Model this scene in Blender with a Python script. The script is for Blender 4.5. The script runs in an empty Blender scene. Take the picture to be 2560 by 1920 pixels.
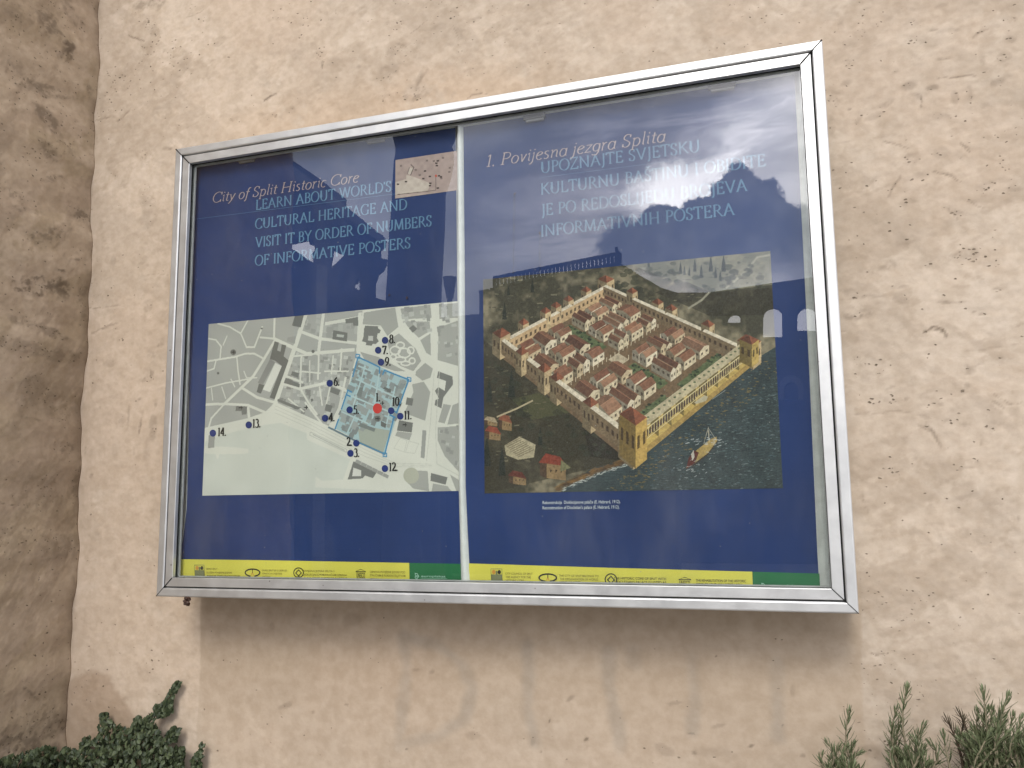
import bpy, bmesh, math, random
import numpy as np
from mathutils import Matrix, Vector
random.seed(7); RNG = np.random.default_rng(11)
SC = bpy.context.scene; COL = SC.collection

# ------------------------------------------------------------------ camera
CAM = np.array([0.6927, -1.7014, 1.5516]); FPX = 2220.66
CR = np.array([[0.9463098591, 0.3230667071, -0.0111992859],
               [-0.0556334115, 0.1286349446, -0.9901302816],
               [-0.3184377082, 0.9375931018, 0.1397018305]])      # right, down, forward
cd = bpy.data.cameras.new('camera'); cam = bpy.data.objects.new('camera', cd); COL.objects.link(cam)
cd.sensor_width = 36.0; cd.lens = 36.0 * FPX / 2560.0; cd.clip_start = 0.05; cd.clip_end = 3000
cam.matrix_world = Matrix(((CR[0][0], -CR[1][0], -CR[2][0], CAM[0]), (CR[0][1], -CR[1][1], -CR[2][1], CAM[1]),
                           (CR[0][2], -CR[1][2], -CR[2][2], CAM[2]), (0, 0, 0, 1)))
SC.camera = cam
YG, YP, YW = 0.012, 0.036, 0.15            # glass plane, poster plane, wall plane (sign front is y = 0)

def ray(x, y): return np.array([(x - 1280) / FPX, (y - 960) / FPX, 1.0]) @ CR
def at(x, y, Y):                            # measured photo point (2560 px wide) on the plane y = Y
    r = ray(x, y); return CAM + r * (Y - CAM[1]) / r[1]
def D(x, y): return (x * 2560 / 2212, y * 2560 / 2212)
def crop(ox, oy, s): return lambda x, y: (ox + x / s, oy + y / s)
C1 = crop(380, 260, 2.6976); C2 = crop(1140, 80, 2.1686); C3 = crop(480, 720, 3.0729); C4 = crop(1180, 600, 2.5134)
def mirror_at(x, y, dist):                  # what the glass shows at a photo point, placed dist metres in front of it
    p = at(x, y, YG + dist); p[1] = 2 * YG - p[1]; return p
def sky_uv(x, y): r = ray(x, y); return r[0] / r[1], r[2] / r[1]   # direction seen in the glass

# ------------------------------------------------------------------ light and colour management
SUN_EL, SUN_AZ = 40.0, 3.0                  # towards -y, hardly to +x
SC.view_settings.view_transform = 'Standard'; SC.view_settings.look = 'None'
SC.view_settings.exposure = 0.28; SC.view_settings.gamma = 1.0
sun_dir = Vector((math.sin(math.radians(SUN_AZ)) * math.cos(math.radians(SUN_EL)),
                  -math.cos(math.radians(SUN_AZ)) * math.cos(math.radians(SUN_EL)), math.sin(math.radians(SUN_EL))))
ld = bpy.data.lights.new('sun', 'SUN'); ld.energy = 1.5; ld.angle = math.radians(20); ld.color = (1.0, 0.95, 0.87)
sun = bpy.data.objects.new('sun', ld); COL.objects.link(sun); sun.location = (0, -6, 8)
sun.rotation_euler = sun_dir.to_track_quat('Z', 'Y').to_euler()

class NT:                                    # tiny node-tree helper
    def __init__(s, tree): s.t = tree; s.n = tree.nodes; s.l = tree.links
    def new(s, typ, **kw):
        n = s.n.new(typ)
        for k, v in kw.items(): setattr(n, k, v)
        return n
    def put(s, sock, v):
        if isinstance(v, bpy.types.NodeSocket): s.l.new(v, sock)
        elif v is not None:
            if hasattr(sock.default_value, '__len__') and not hasattr(v, '__len__'): v = (v,) * len(sock.default_value)
            if hasattr(v, '__len__') and len(sock.default_value) == 4 and len(v) == 3: v = (*v, 1)
            sock.default_value = v
    def m(s, op, a, b=None, c=None, clamp=False):
        n = s.new('ShaderNodeMath', operation=op, use_clamp=clamp)
        s.put(n.inputs[0], a); s.put(n.inputs[1], b) if b is not None else None
        if c is not None: s.put(n.inputs[2], c)
        return n.outputs[0]
    def vm(s, op, a, b=None, scale=None):
        n = s.new('ShaderNodeVectorMath', operation=op); s.put(n.inputs[0], a)
        if b is not None: s.put(n.inputs[1], b)
        if scale is not None: s.put(n.inputs['Scale'], scale)
        return n.outputs['Value'] if op in ('LENGTH', 'DOT_PRODUCT', 'DISTANCE') else n.outputs[0]
    def noise(s, vec, scale, detail=4, rough=0.55, dist=0.0, out=0, lac=2.0):
        n = s.new('ShaderNodeTexNoise'); s.put(n.inputs['Vector'], vec)
        s.put(n.inputs['Scale'], scale); s.put(n.inputs['Detail'], detail); s.put(n.inputs['Roughness'], rough)
        s.put(n.inputs['Distortion'], dist); s.put(n.inputs['Lacunarity'], lac); return n.outputs[out]
    def voro(s, vec, scale, feature='F1', out='Distance', rand=1.0):
        n = s.new('ShaderNodeTexVoronoi', feature=feature); s.put(n.inputs['Vector'], vec); s.put(n.inputs['Scale'], scale)
        s.put(n.inputs['Randomness'], rand); return n.outputs[out]
    def step(s, x, a, b, lo=0.0, hi=1.0, kind='SMOOTHSTEP'):
        n = s.new('ShaderNodeMapRange', interpolation_type=kind); s.put(n.inputs[0], x)
        for i, v in enumerate((a, b, lo, hi)): s.put(n.inputs[i + 1], v)
        return n.outputs[0]
    def mix(s, f, a, b, mode='MIX'):
        n = s.new('ShaderNodeMix', data_type='RGBA', blend_type=mode); s.put(n.inputs[0], f); s.put(n.inputs[6], a); s.put(n.inputs[7], b)
        return n.outputs[2]
    def scalev(s, vec, sc, rot=(0, 0, 0)):
        n = s.new('ShaderNodeMapping'); s.put(n.inputs[0], vec); n.inputs['Scale'].default_value = sc
        n.inputs['Rotation'].default_value = rot; return n.outputs[0]
    def sep(s, vec):
        n = s.new('ShaderNodeSeparateXYZ'); s.put(n.inputs[0], vec); return n.outputs
    def comb(s, x, y, z=0.0):
        n = s.new('ShaderNodeCombineXYZ'); s.put(n.inputs[0], x); s.put(n.inputs[1], y); s.put(n.inputs[2], z); return n.outputs[0]

# sky: Nishita behind broken cloud, one cloud edge bright with the sun behind it
W = bpy.data.worlds.new('World'); SC.world = W; W.use_nodes = True
w = NT(W.node_tree); w.n.clear()
wo = w.new('ShaderNodeOutputWorld'); bg = w.new('ShaderNodeBackground'); w.l.new(bg.outputs[0], wo.inputs[0])
sky = w.new('ShaderNodeTexSky', sky_type='NISHITA'); sky.sun_disc = False
sky.sun_elevation = math.radians(SUN_EL); sky.sun_rotation = math.radians(180 - SUN_AZ)
tc = w.new('ShaderNodeTexCoord').outputs['Generated']
sx, sy, sz = w.sep(tc)
den = w.m('MAXIMUM', w.m('MULTIPLY', sy, -1.0), 0.05)
uv = w.comb(w.m('DIVIDE', sx, den), w.m('DIVIDE', sz, den))
warp = w.vm('SCALE', w.vm('SUBTRACT', w.noise(uv, 9.0, 8, 0.6, out=1), (0.5, 0.5, 0.5)), scale=0.16)
uvw = w.vm('ADD', uv, warp)
warp2 = w.vm('SCALE', w.vm('SUBTRACT', w.noise(uv, 22.0, 9, 0.62, out=1), (0.5, 0.5, 0.5)), scale=0.075)
uvb = w.vm('ADD', uv, warp2)
front = w.step(sy, -0.02, -0.2)
def blob(px, rx, ry, soft, rot=0.0, vec=None):
    u, v = sky_uv(*px)
    p = w.vm('SUBTRACT', vec or uvw, (u, v, 0))
    p = w.scalev(p, (1, 1, 1), (0, 0, -rot)); p = w.vm('MULTIPLY', p, (1 / rx, 1 / ry, 0))
    return w.step(w.vm('LENGTH', p), 1 + soft, max(0.0, 1 - soft))
cl_n = w.noise(w.scalev(tc, (1.0, 1.0, 1.9)), 3.2, 9, 0.58, 0.4)
cloud = w.mix(w.step(cl_n, 0.36, 0.66), (1.02, 1.06, 1.22), (1.9, 1.92, 2.0))
streak = w.step(w.noise(w.scalev(uv, (5.0, 22.0, 1), (0, 0, -0.55)), 1.0, 8, 0.62, 0.8), 0.36, 0.66, 0.25, 1.0)
glow = w.mix(w.m('MULTIPLY', blob(D(1640, 300), 0.24, 0.12, 0.95, 0.45), streak), (0, 0, 0), (4.6, 4.4, 4.5))
cloud = w.mix(front, cloud, w.mix(1.0, cloud, glow, 'ADD'))
core = w.m('MAXIMUM', blob(D(1440, 412), 0.036, 0.030, 0.55, 0.5, uvb), w.m('MULTIPLY', blob(D(1545, 362), 0.095, 0.030, 0.8, 0.5), streak))
core = w.m('MAXIMUM', core, w.m('MULTIPLY', blob(D(1705, 430), 0.04, 0.075, 0.8), 0.35))
core = w.m('MAXIMUM', core, w.m('MULTIPLY', blob(D(1690, 285), 0.09, 0.05, 0.9, 0.4), 0.35))
cloud = w.mix(w.m('MULTIPLY', core, front), cloud, (12.0, 11.7, 11.7))
dark = None
for (px, py, r, ry) in ((1598, 428, .036, .030), (1655, 470, .036, .034), (1700, 545, .040, .036), (1530, 455, .036, .022), (1475, 462, .030, .016), (1560, 510, .10, .05),
                        (1700, 620, .09, .055), (1640, 570, .08, .05), (1440, 520, .08, .045), (1770, 640, .07, .06)):
    b = blob(D(px, py), r * 1.0, ry * 1.0, 0.10, 0, uvb); dark = b if dark is None else w.m('MAXIMUM', dark, b)
cloud = w.mix(w.m('MULTIPLY', dark, front), cloud, w.mix(w.step(w.noise(uv, 14, 6, 0.6), 0.35, 0.7), (0.85, 0.95, 1.25), (1.35, 1.45, 1.75)))
lowglow = w.m('MAXIMUM', blob(D(650, 540), 0.10, 0.075, 0.8), blob(D(1665, 715), 0.14, 0.045, 0.7))
cloud = w.mix(w.m('MULTIPLY', lowglow, front), cloud, (3.6, 3.55, 3.7))
cover = w.step(cl_n, 0.25, 0.5, 0.75, 0.97)
skyc = w.vm('SCALE', sky.outputs[0], scale=0.13)
w.l.new(w.mix(cover, skyc, cloud), bg.inputs[0]); bg.inputs[1].default_value = 1.0

# ------------------------------------------------------------------ materials
def mat(name):
    m = bpy.data.materials.new(name); m.use_nodes = True
    t = NT(m.node_tree); b = m.node_tree.nodes['Principled BSDF']
    return m, t, b
def objco(t): return t.new('ShaderNodeTexCoord').outputs['Object']
def plain(name, col, rough=0.6, metal=0.0, var=0.12, scale=30.0, spec=0.4, bump=0.0):
    m, t, b = mat(name); n = t.noise(objco(t), scale, 5, 0.6)
    dk = tuple(c * (1 - var) for c in col); lt = tuple(min(1, c * (1 + var)) for c in col)
    t.l.new(t.mix(t.step(n, 0.3, 0.7), dk, lt), b.inputs['Base Color'])
    b.inputs['Roughness'].default_value = rough; b.inputs['Metallic'].default_value = metal; b.inputs['Specular IOR Level'].default_value = spec
    if bump:
        bn = t.new('ShaderNodeBump'); bn.inputs['Strength'].default_value = bump; bn.inputs['Distance'].default_value = 0.003
        t.l.new(n, bn.inputs['Height']); t.l.new(bn.outputs[0], b.inputs['Normal'])
    return m

def plaster(name):
    """albedo and pit density live on the wall mesh (attribute 'tone'); the shader adds grain and pits"""
    m, t, b = mat(name); P = objco(t); at_ = t.new('ShaderNodeVertexColor', layer_name='tone'); c = at_.outputs[0]; dens = at_.outputs[1]
    fine = t.noise(P, 34, 5, 0.62)
    c = t.mix(t.step(fine, 0.30, 0.72, 0.0, 1.0), c, t.mix(1.0, c, (0.86, 0.84, 0.81), 'MULTIPLY'))
    vv = t.vm('ADD', t.scalev(P, (1, 1, 1.5), (0, 0.35, 0)), t.vm('SCALE', t.noise(P, 70, 2, 0.5, out=1), scale=0.012))
    n1 = t.new('ShaderNodeTexVoronoi'); t.put(n1.inputs['Vector'], vv); n1.inputs['Scale'].default_value = 105.0; r1 = t.sep(n1.outputs['Color'])
    th = t.m('SUBTRACT', 1.0, t.m('MULTIPLY', dens, 1.75)); rad = t.m('MULTIPLY_ADD', r1[1], 0.24, 0.15)
    pit = t.m('MULTIPLY', t.step(t.m('DIVIDE', n1.outputs['Distance'], rad), 1.1, 0.6), t.m('GREATER_THAN', r1[0], th))
    n2 = t.new('ShaderNodeTexVoronoi'); t.put(n2.inputs['Vector'], vv); n2.inputs['Scale'].default_value = 20.0; r2 = t.sep(n2.outputs['Color'])
    pit2 = t.m('MULTIPLY', t.step(t.m('DIVIDE', n2.outputs['Distance'], t.m('MULTIPLY_ADD', r2[1], 0.05, 0.025)), 1.1, 0.6), t.m('GREATER_THAN', r2[0], 0.72))
    dots = t.m('MAXIMUM', pit, pit2)
    c = t.mix(t.m('MULTIPLY', dots, t.m('MULTIPLY_ADD', r1[2], 0.45, 0.45)), c, (0.10, 0.075, 0.05))
    t.l.new(c, b.inputs['Base Color']); b.inputs['Roughness'].default_value = 0.92; b.inputs['Specular IOR Level'].default_value = 0.12
    h = t.m('SUBTRACT', t.m('MULTIPLY', t.noise(P, 55, 3, 0.6), 0.22), t.m('MULTIPLY', t.step(n1.outputs['Distance'], 0.3, 0.1), t.m('MULTIPLY', dots, 0.5)))
    bn = t.new('ShaderNodeBump'); bn.inputs['Strength'].default_value = 0.5; bn.inputs['Distance'].default_value = 0.008
    t.l.new(h, bn.inputs['Height']); t.l.new(bn.outputs[0], b.inputs['Normal'])
    return m

M = {}
M['wall'] = plaster('wall_plaster'); M['side'] = M['wall']

def aluminium():
    m, t, b = mat('brushed_aluminium'); P = objco(t)
    st = t.noise(t.scalev(P, (3, 3, 3)), 6, 5, 0.6); sm = t.noise(P, 55, 5, 0.65)
    t.l.new(t.mix(t.step(st, 0.3, 0.7), (0.53, 0.53, 0.52), (0.60, 0.60, 0.585)), b.inputs['Base Color'])
    b.inputs['Metallic'].default_value = 0.75
    t.l.new(t.step(t.m('ADD', t.m('MULTIPLY', st, 0.5), t.m('MULTIPLY', sm, 0.5)), 0.35, 0.65, 0.34, 0.46), b.inputs['Roughness'])
    # fly specks and dirt dots
    d = t.voro(P, 38); r = t.sep(t.voro(P, 38, out='Color'))[0]
    sp = t.m('MULTIPLY', t.step(d, 0.10, 0.05), t.step(r, 0.86, 0.88))
    cc = t.mix(t.m('MULTIPLY', sp, 0.7), b.inputs['Base Color'].links[0].from_socket, (0.12, 0.09, 0.07))
    t.l.new(cc, b.inputs['Base Color'])
    return m
M['alu'] = aluminium()
M['alu_dark'] = plain('dark_anodised_metal', (0.055, 0.052, 0.045), 0.5, 0.3)
M['reveal'] = plain('dull_reveal_metal', (0.40, 0.40, 0.385), 0.55, 0.2)
M['seal'] = plain('black_rubber_seal', (0.012, 0.012, 0.011), 0.9, spec=0.05)
M['clip'] = plain('steel_clip', (0.16, 0.15, 0.14), 0.45, 0.6)
M['clip_lip'] = plain('worn_clip_lip', (0.22, 0.21, 0.20), 0.5, 0.3)
M['backing'] = plain('pale_backing_board', (0.62, 0.64, 0.62), 0.5)
M['rail_in'] = plain('dull_inner_rail', (0.10, 0.10, 0.09), 0.6, 0.2)
M['paper'] = plain('white_poster_paper', (0.66, 0.67, 0.64), 0.5, var=0.05, scale=60)
def printed(name, col, var=0.16):
    m, t, b = mat(name); P = objco(t)
    n = t.noise(P, 2.2, 4, 0.55); f = t.noise(P, 420, 2, 0.5)
    c = t.mix(t.step(n, 0.3, 0.7), tuple(k * (1 - var) for k in col), tuple(k * (1 + var) for k in col))
    c = t.mix(t.step(f, 0.3, 0.8, 0.0, 0.10), c, tuple(k * 1.6 + 0.01 for k in col))
    t.l.new(c, b.inputs['Base Color']); b.inputs['Roughness'].default_value = 0.55; b.inputs['Specular IOR Level'].default_value = 0.15
    bn = t.new('ShaderNodeBump'); bn.inputs['Strength'].default_value = 0.25; bn.inputs['Distance'].default_value = 0.01
    t.l.new(t.noise(t.scalev(P, (3, 3, 0.8)), 3.0, 3), bn.inputs['Height']); t.l.new(bn.outputs[0], b.inputs['Normal'])
    return m
M['blue'] = printed('navy_print', (0.017, 0.037, 0.125))
M['yellow'] = printed('yellow_print', (0.60, 0.55, 0.085))
M['green'] = printed('green_print', (0.020, 0.135, 0.050))
M['ink_lt'] = printed('pale_blue_ink', (0.105, 0.205, 0.325), 0.3)
M['ink_ti'] = printed('faded_pink_ink', (0.36, 0.29, 0.29), 0.2)
M['ink_dk'] = printed('black_ink', (0.025, 0.024, 0.022))
M['ink_ol'] = printed('faded_olive_ink', (0.20, 0.175, 0.04))
M['ink_wh'] = printed('white_ink', (0.50, 0.54, 0.56))
M['ink_gw'] = printed('pale_green_ink', (0.33, 0.55, 0.42))
M['ink_red'] = printed('red_ink', (0.55, 0.05, 0.04)); M['ink_navy'] = printed('navy_ink', (0.02, 0.035, 0.155))
M['ink_or'] = printed('orange_ink', (0.55, 0.26, 0.05)); M['ink_gr'] = printed('grey_olive_ink', (0.17, 0.18, 0.09))
def vcol():
    m, t, b = mat('colour_print'); a = t.new('ShaderNodeVertexColor', layer_name='print')
    f = t.noise(objco(t), 500, 2, 0.5)
    t.l.new(t.mix(t.step(f, 0.3, 0.7, 0.0, 0.08), a.outputs[0], (0.3, 0.3, 0.28)), b.inputs['Base Color'])
    b.inputs['Roughness'].default_value = 0.55; b.inputs['Specular IOR Level'].default_value = 0.15
    return m
M['print'] = vcol()
def glass():
    m, t, b = mat('case_glass'); out = m.node_tree.nodes['Material Output']; m.node_tree.nodes.remove(b)
    P = objco(t); fr = t.new('ShaderNodeFresnel'); fr.inputs[0].default_value = 1.52
    gl = t.new('ShaderNodeBsdfGlossy'); gl.inputs['Roughness'].default_value = 0.0; tr = t.new('ShaderNodeBsdfTransparent')
    tr.inputs[0].default_value = (0.95, 0.965, 0.955, 1)
    geo = t.new('ShaderNodeNewGeometry')
    fac = t.m('MULTIPLY', t.m('MULTIPLY', fr.outputs[0], 1.85), t.m('SUBTRACT', 1.0, geo.outputs['Backfacing']))
    mx = t.new('ShaderNodeMixShader'); t.l.new(fac, mx.inputs[0]); t.l.new(tr.outputs[0], mx.inputs[1]); t.l.new(gl.outputs[0], mx.inputs[2])
    # thin film of dust, with runs
    du = t.m('MULTIPLY', t.step(t.noise(t.scalev(P, (1, 1, 0.35)), 5, 7, 0.7), 0.45, 0.85), 0.035)
    ds = t.voro(P, 46); rs = t.sep(t.voro(P, 46, out='Color'))[1]
    du = t.m('MAXIMUM', du, t.m('MULTIPLY', t.m('MULTIPLY', t.step(ds, 0.06, 0.03), t.step(rs, 0.95, 0.96)), 0.5))
    df = t.new('ShaderNodeBsdfDiffuse'); df.inputs[0].default_value = (0.6, 0.58, 0.53, 1)
    m2 = t.new('ShaderNodeMixShader'); t.l.new(du, m2.inputs[0]); t.l.new(mx.outputs[0], m2.inputs[1]); t.l.new(df.outputs[0], m2.inputs[2])
    t.l.new(m2.outputs[0], out.inputs[0]); return m
M['glass'] = glass()
def streakmat():
    m, t, b = mat('dirt_run_film'); b.inputs['Base Color'].default_value = (0.03, 0.03, 0.05, 1); b.inputs['Roughness'].default_value = 0.9
    t.l.new(t.step(t.noise(objco(t), 260, 4, 0.6), 0.35, 0.65, 0.05, 0.55), b.inputs['Alpha']); return m
M['streak'] = streakmat()
def masonry(name, a, b2, sc):
    m, t, b = mat(name); P = objco(t); br = t.new('ShaderNodeTexBrick'); t.put(br.inputs['Vector'], t.comb(*(t.sep(P)[i] for i in (0, 2)), 0.0))
    br.inputs['Scale'].default_value = sc; br.inputs['Mortar Size'].default_value = 0.012; br.inputs['Color1'].default_value = (*a, 1)
    br.inputs['Color2'].default_value = (*b2, 1); br.inputs['Mortar'].default_value = (*[k * 0.85 for k in a], 1)
    c = t.mix(t.step(t.noise(P, 1.5, 7, 0.65), 0.35, 0.7, 0, 0.5), br.outputs[0], tuple(k * 0.5 for k in a))
    t.l.new(c, b.inputs['Base Color']); b.inputs['Roughness'].default_value = 0.9; return m
M['stone'] = masonry('old_grey_limestone', (0.125, 0.12, 0.11), (0.14, 0.132, 0.12), 1.2)
M['stone_pale'] = masonry('pale_limestone', (0.25, 0.24, 0.22), (0.27, 0.26, 0.24), 1.0)
M['iron'] = plain('painted_iron', (0.05, 0.05, 0.055), 0.5)
def paving():
    m, t, b = mat('stone_paving'); P = objco(t); br = t.new('ShaderNodeTexBrick'); t.put(br.inputs['Vector'], P)
    br.inputs['Scale'].default_value = 1.1; br.inputs['Mortar Size'].default_value = 0.008
    br.inputs['Color1'].default_value = (0.20, 0.195, 0.185, 1); br.inputs['Color2'].default_value = (0.23, 0.222, 0.21, 1); br.inputs['Mortar'].default_value = (0.2, 0.19, 0.18, 1)
    t.l.new(t.mix(t.step(t.noise(P, 0.8, 6), 0.4, 0.7, 0, 0.4), br.outputs[0], (0.3, 0.29, 0.27)), b.inputs['Base Color']); b.inputs['Roughness'].default_value = 0.6
    return m
M['paving'] = paving(); M['soil'] = plain('dry_brown_soil', (0.10, 0.07, 0.045), 0.95, var=0.4, scale=25, bump=0.8)
def leafmat(name, a, b2, trans=0.25):
    m, t, b = mat(name); oi = t.new('ShaderNodeNewGeometry'); r = oi.outputs['Random Per Island']
    t.l.new(t.mix(r, a, b2), b.inputs['Base Color']); b.inputs['Roughness'].default_value = 0.5; b.inputs['Specular IOR Level'].default_value = 0.35
    return m
M['leaf'] = leafmat('dark_creeper_leaf', (0.020, 0.032, 0.014), (0.075, 0.095, 0.044))
M['needle'] = leafmat('rosemary_leaf', (0.055, 0.072, 0.030), (0.160, 0.185, 0.095))
M['needle_dry'] = leafmat('dry_rosemary_leaf', (0.045, 0.035, 0.02), (0.09, 0.075, 0.045))
M['stem'] = plain('pale_woody_stem', (0.20, 0.17, 0.11), 0.8); M['stem_dk'] = plain('brown_woody_stem', (0.07, 0.045, 0.028), 0.8)
M['insect'] = plain('brown_insect_shell', (0.045, 0.02, 0.012), 0.5, var=0.5, scale=200)

# ------------------------------------------------------------------ object helpers
def link(name, me, m, parent=None):
    o = bpy.data.objects.new(name, me); COL.objects.link(o)
    if m: me.materials.append(m)
    if parent: o.parent = parent
    return o
def mesh(name, verts, faces, m, parent=None, smooth=False):
    me = bpy.data.meshes.new(name); me.from_pydata([tuple(map(float, v)) for v in verts], [], faces); me.update()
    if smooth: me.polygons.foreach_set('use_smooth', [True] * len(me.polygons))
    return link(name, me, m, parent)
def from_bm(name, bm, m, parent=None, smooth=False):
    me = bpy.data.meshes.new(name); bmesh.ops.recalc_face_normals(bm, faces=bm.faces); bm.to_mesh(me); bm.free()
    if smooth: me.polygons.foreach_set('use_smooth', [True] * len(me.polygons))
    return link(name, me, m, parent)
def thing(name, label, cat, group=None, obj=None):
    if obj is None: obj = bpy.data.objects.new(name, None); COL.objects.link(obj); obj.empty_display_size = 0.1
    obj['label'] = label; obj['category'] = cat
    if group: obj['group'] = group
    return obj
def bm_box(bm, x0, x1, y0, y1, z0, z1, bevel=0.0):
    r = bmesh.ops.create_cube(bm, size=1.0)
    bmesh.ops.scale(bm, vec=(x1 - x0, y1 - y0, z1 - z0), verts=r['verts'])
    bmesh.ops.translate(bm, vec=((x0 + x1) / 2, (y0 + y1) / 2, (z0 + z1) / 2), verts=r['verts'])
    if bevel:
        ed = list({e for v in r['verts'] for e in v.link_edges})
        bmesh.ops.bevel(bm, geom=ed, offset=bevel, segments=2, affect='EDGES', profile=0.5)
def box(name, x0, x1, y0, y1, z0, z1, m, parent=None, bevel=0.0):
    bm = bmesh.new(); bm_box(bm, x0, x1, y0, y1, z0, z1, bevel); return from_bm(name, bm, m, parent)
def flat(name, polys, Y, m, parent=None, conv=None):      # flat printed shapes lying on the plane y = Y
    vs, fs = [], []
    for k, p in enumerate(polys):
        q = [at(*(conv(*a) if conv else a), Y) for a in p]
        ar = sum(q[i][0] * q[(i + 1) % len(q)][2] - q[(i + 1) % len(q)][0] * q[i][2] for i in range(len(q)))
        if ar < 0: q = q[::-1]
        fs.append(list(range(len(vs), len(vs) + len(q)))); vs += [(a[0], Y - 2e-5 * (k % 20), a[2]) for a in q]
    return mesh(name, vs, fs, m, parent)

# ------------------------------------------------------------------ setting: ground, walls
g = box('ground', -45, 45, -60, 20, -0.3, 0.0, M['paving']); g['kind'] = 'structure'
s = box('planting_bed', -1.3, 3.6, -0.16, 0.16, 0.0, 0.10, M['soil'], bevel=0.02); s['kind'] = 'structure'

LAT = RNG.random((257, 257)); LAT[-1] = LAT[0]; LAT[:, -1] = LAT[:, 0]
def vn(x, y):
    xi, yi = np.floor(x).astype(int), np.floor(y).astype(int); fx, fy = x - xi, y - yi; fx = fx * fx * (3 - 2 * fx); fy = fy * fy * (3 - 2 * fy); xi %= 256; yi %= 256
    return (LAT[yi, xi] * (1 - fx) + LAT[yi, xi + 1] * fx) * (1 - fy) + (LAT[yi + 1, xi] * (1 - fx) + LAT[yi + 1, xi + 1] * fx) * fy
def fbm(x, y, sc, octv=5, rough=0.55, ang=0.0, stretch=1.0, off=0.0):
    c, s_ = math.cos(ang), math.sin(ang); u = (x * c + y * s_) * sc + off * 7.3; v = (-x * s_ + y * c) * sc * stretch + off * 3.1; a = 1.0; t = 0.0; r = 0.0
    for k in range(octv): r = r + a * vn(u + 17.1 * k, v + 9.7 * k); t += a; a *= rough; u = u * 2.03; v = v * 2.03
    return r / t
def ss(x, a, b): t = np.clip((x - a) / (b - a), 0, 1); return t * t * (3 - 2 * t)
def lerp(a, b, t): return a + (np.array(b) - a) * np.clip(t, 0, 1)[..., None]
def cornerx(z):
    zs = [0, 0.9, 1.1, 1.45, 1.8, 2.5, 2.85, 3.1, 5.2]; xs = [-1.118, -1.122, -1.131, -1.134, -1.137, -1.147, -1.160, -1.166, -1.18]
    return np.interp(z, zs, xs) + 0.005 * np.sin(z * 9.1 + 1) + 0.004 * np.sin(z * 23.0) + 0.002 * np.sin(z * 61)
def spacing(*parts): return np.unique(np.concatenate([np.arange(a, b, st) for a, b, st in parts]).round(5))
def wall_mesh(name, X, Y, Z, tone, thick):       # X.. are (nv, nu) arrays; tone (nv, nu, 4); thick = back face offset
    nv, nu = X.shape; front = np.stack([X, Y, Z], -1).reshape(-1, 3); back = front + np.array(thick); idx = np.arange(nu * nv).reshape(nv, nu)
    q = np.stack([idx[:-1, :-1], idx[:-1, 1:], idx[1:, 1:], idx[1:, :-1]], -1).reshape(-1, 4); n0 = nu * nv
    rim = np.concatenate([idx[0, :], idx[1:, -1], idx[-1, -2::-1], idx[-2:0:-1, 0]]); r2 = np.roll(rim, -1); side = np.stack([rim, n0 + rim, n0 + r2, r2], -1)
    cb = np.array([[n0 + idx[0, 0], n0 + idx[-1, 0], n0 + idx[-1, -1], n0 + idx[0, -1]]]); co = np.concatenate([front, back])
    used = np.zeros(len(co), bool); used[:n0] = True; used[n0 + rim] = True; remap = np.cumsum(used) - 1
    f = remap[np.concatenate([q, side, cb])]; co = co[used]; me = bpy.data.meshes.new(name)
    me.vertices.add(len(co)); me.vertices.foreach_set('co', co.ravel()); me.loops.add(f.size); me.loops.foreach_set('vertex_index', f.ravel().astype(np.int32))
    me.polygons.add(len(f)); me.polygons.foreach_set('loop_start', np.arange(0, f.size, 4, dtype=np.int32)); me.update(calc_edges=True)
    sm = np.zeros(len(f), bool); sm[:len(q)] = True; me.polygons.foreach_set('use_smooth', sm)
    c = np.full((len(co), 4), 0.4); c[:n0] = tone.reshape(-1, 4); ca = me.color_attributes.new('tone', 'FLOAT_COLOR', 'POINT'); ca.data.foreach_set('color', c.ravel())
    return link(name, me, M['wall'])

def marks(x, z, lst, conv, Yp, grime, pits, kscale):      # traced stains and pitted patches (photo centre, radii, angle, stain, pits)
    for cx, cy, rx, ry, an, g_, p_ in lst:
        q = at(*conv(cx, cy), Yp); q2 = at(*conv(cx + rx, cy), Yp); k = abs(q2[0] - q[0]) / rx
        c_, s_ = math.cos(math.radians(an)), math.sin(math.radians(an)); dx, dz = x - q[0], z - q[2]
        u, v = (dx * c_ + dz * s_) / (rx * k), (-dx * s_ + dz * c_) / (ry * k)
        sel = (np.abs(u) < 2) & (np.abs(v) < 2)
        if not sel.any(): continue
        wob = (fbm(x[sel], z[sel], 26, 4, .65, 0, 1, cx * .01) - .5) * 1.5
        f = ss(np.hypot(u[sel], v[sel]) + wob, 1.0, 0.45); grime[sel] = np.maximum(grime[sel], f * g_); pits[sel] = np.maximum(pits[sel], f * p_)

# main wall
ux = spacing((-0.012, 0.0, 0.012), (0.0, 2.56, 0.0034), (2.56, 3.1, 0.02), (3.1, 5.3, 0.2)); uz = spacing((0.0, 0.8, 0.05), (0.8, 3.16, 0.0034), (3.16, 5.3, 0.1))
Zg = np.repeat(uz[:, None], len(ux), 1); Xg = cornerx(uz)[:, None] + ux[None] * np.ones((len(uz), 1)); x, z = Xg, Zg
big = fbm(x, z, 1.1, 4, .55, .4); mid = fbm(x, z, 4.2, 6, .6, .25, 1.35); sm_ = fbm(x, z, 14, 5, .62, .6, 1.2, 2)
tr1 = fbm(x + .05 * mid, z + .09 * big, 3.0, 7, .63, math.radians(18), 3.6, 1); tr2 = fbm(x + .08 * big, z + .05 * mid, 2.6, 7, .63, math.radians(-42), 4.0, 3); tr3 = fbm(x, z, 3.4, 6, .6, math.radians(80), 3.5, 5)
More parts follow.
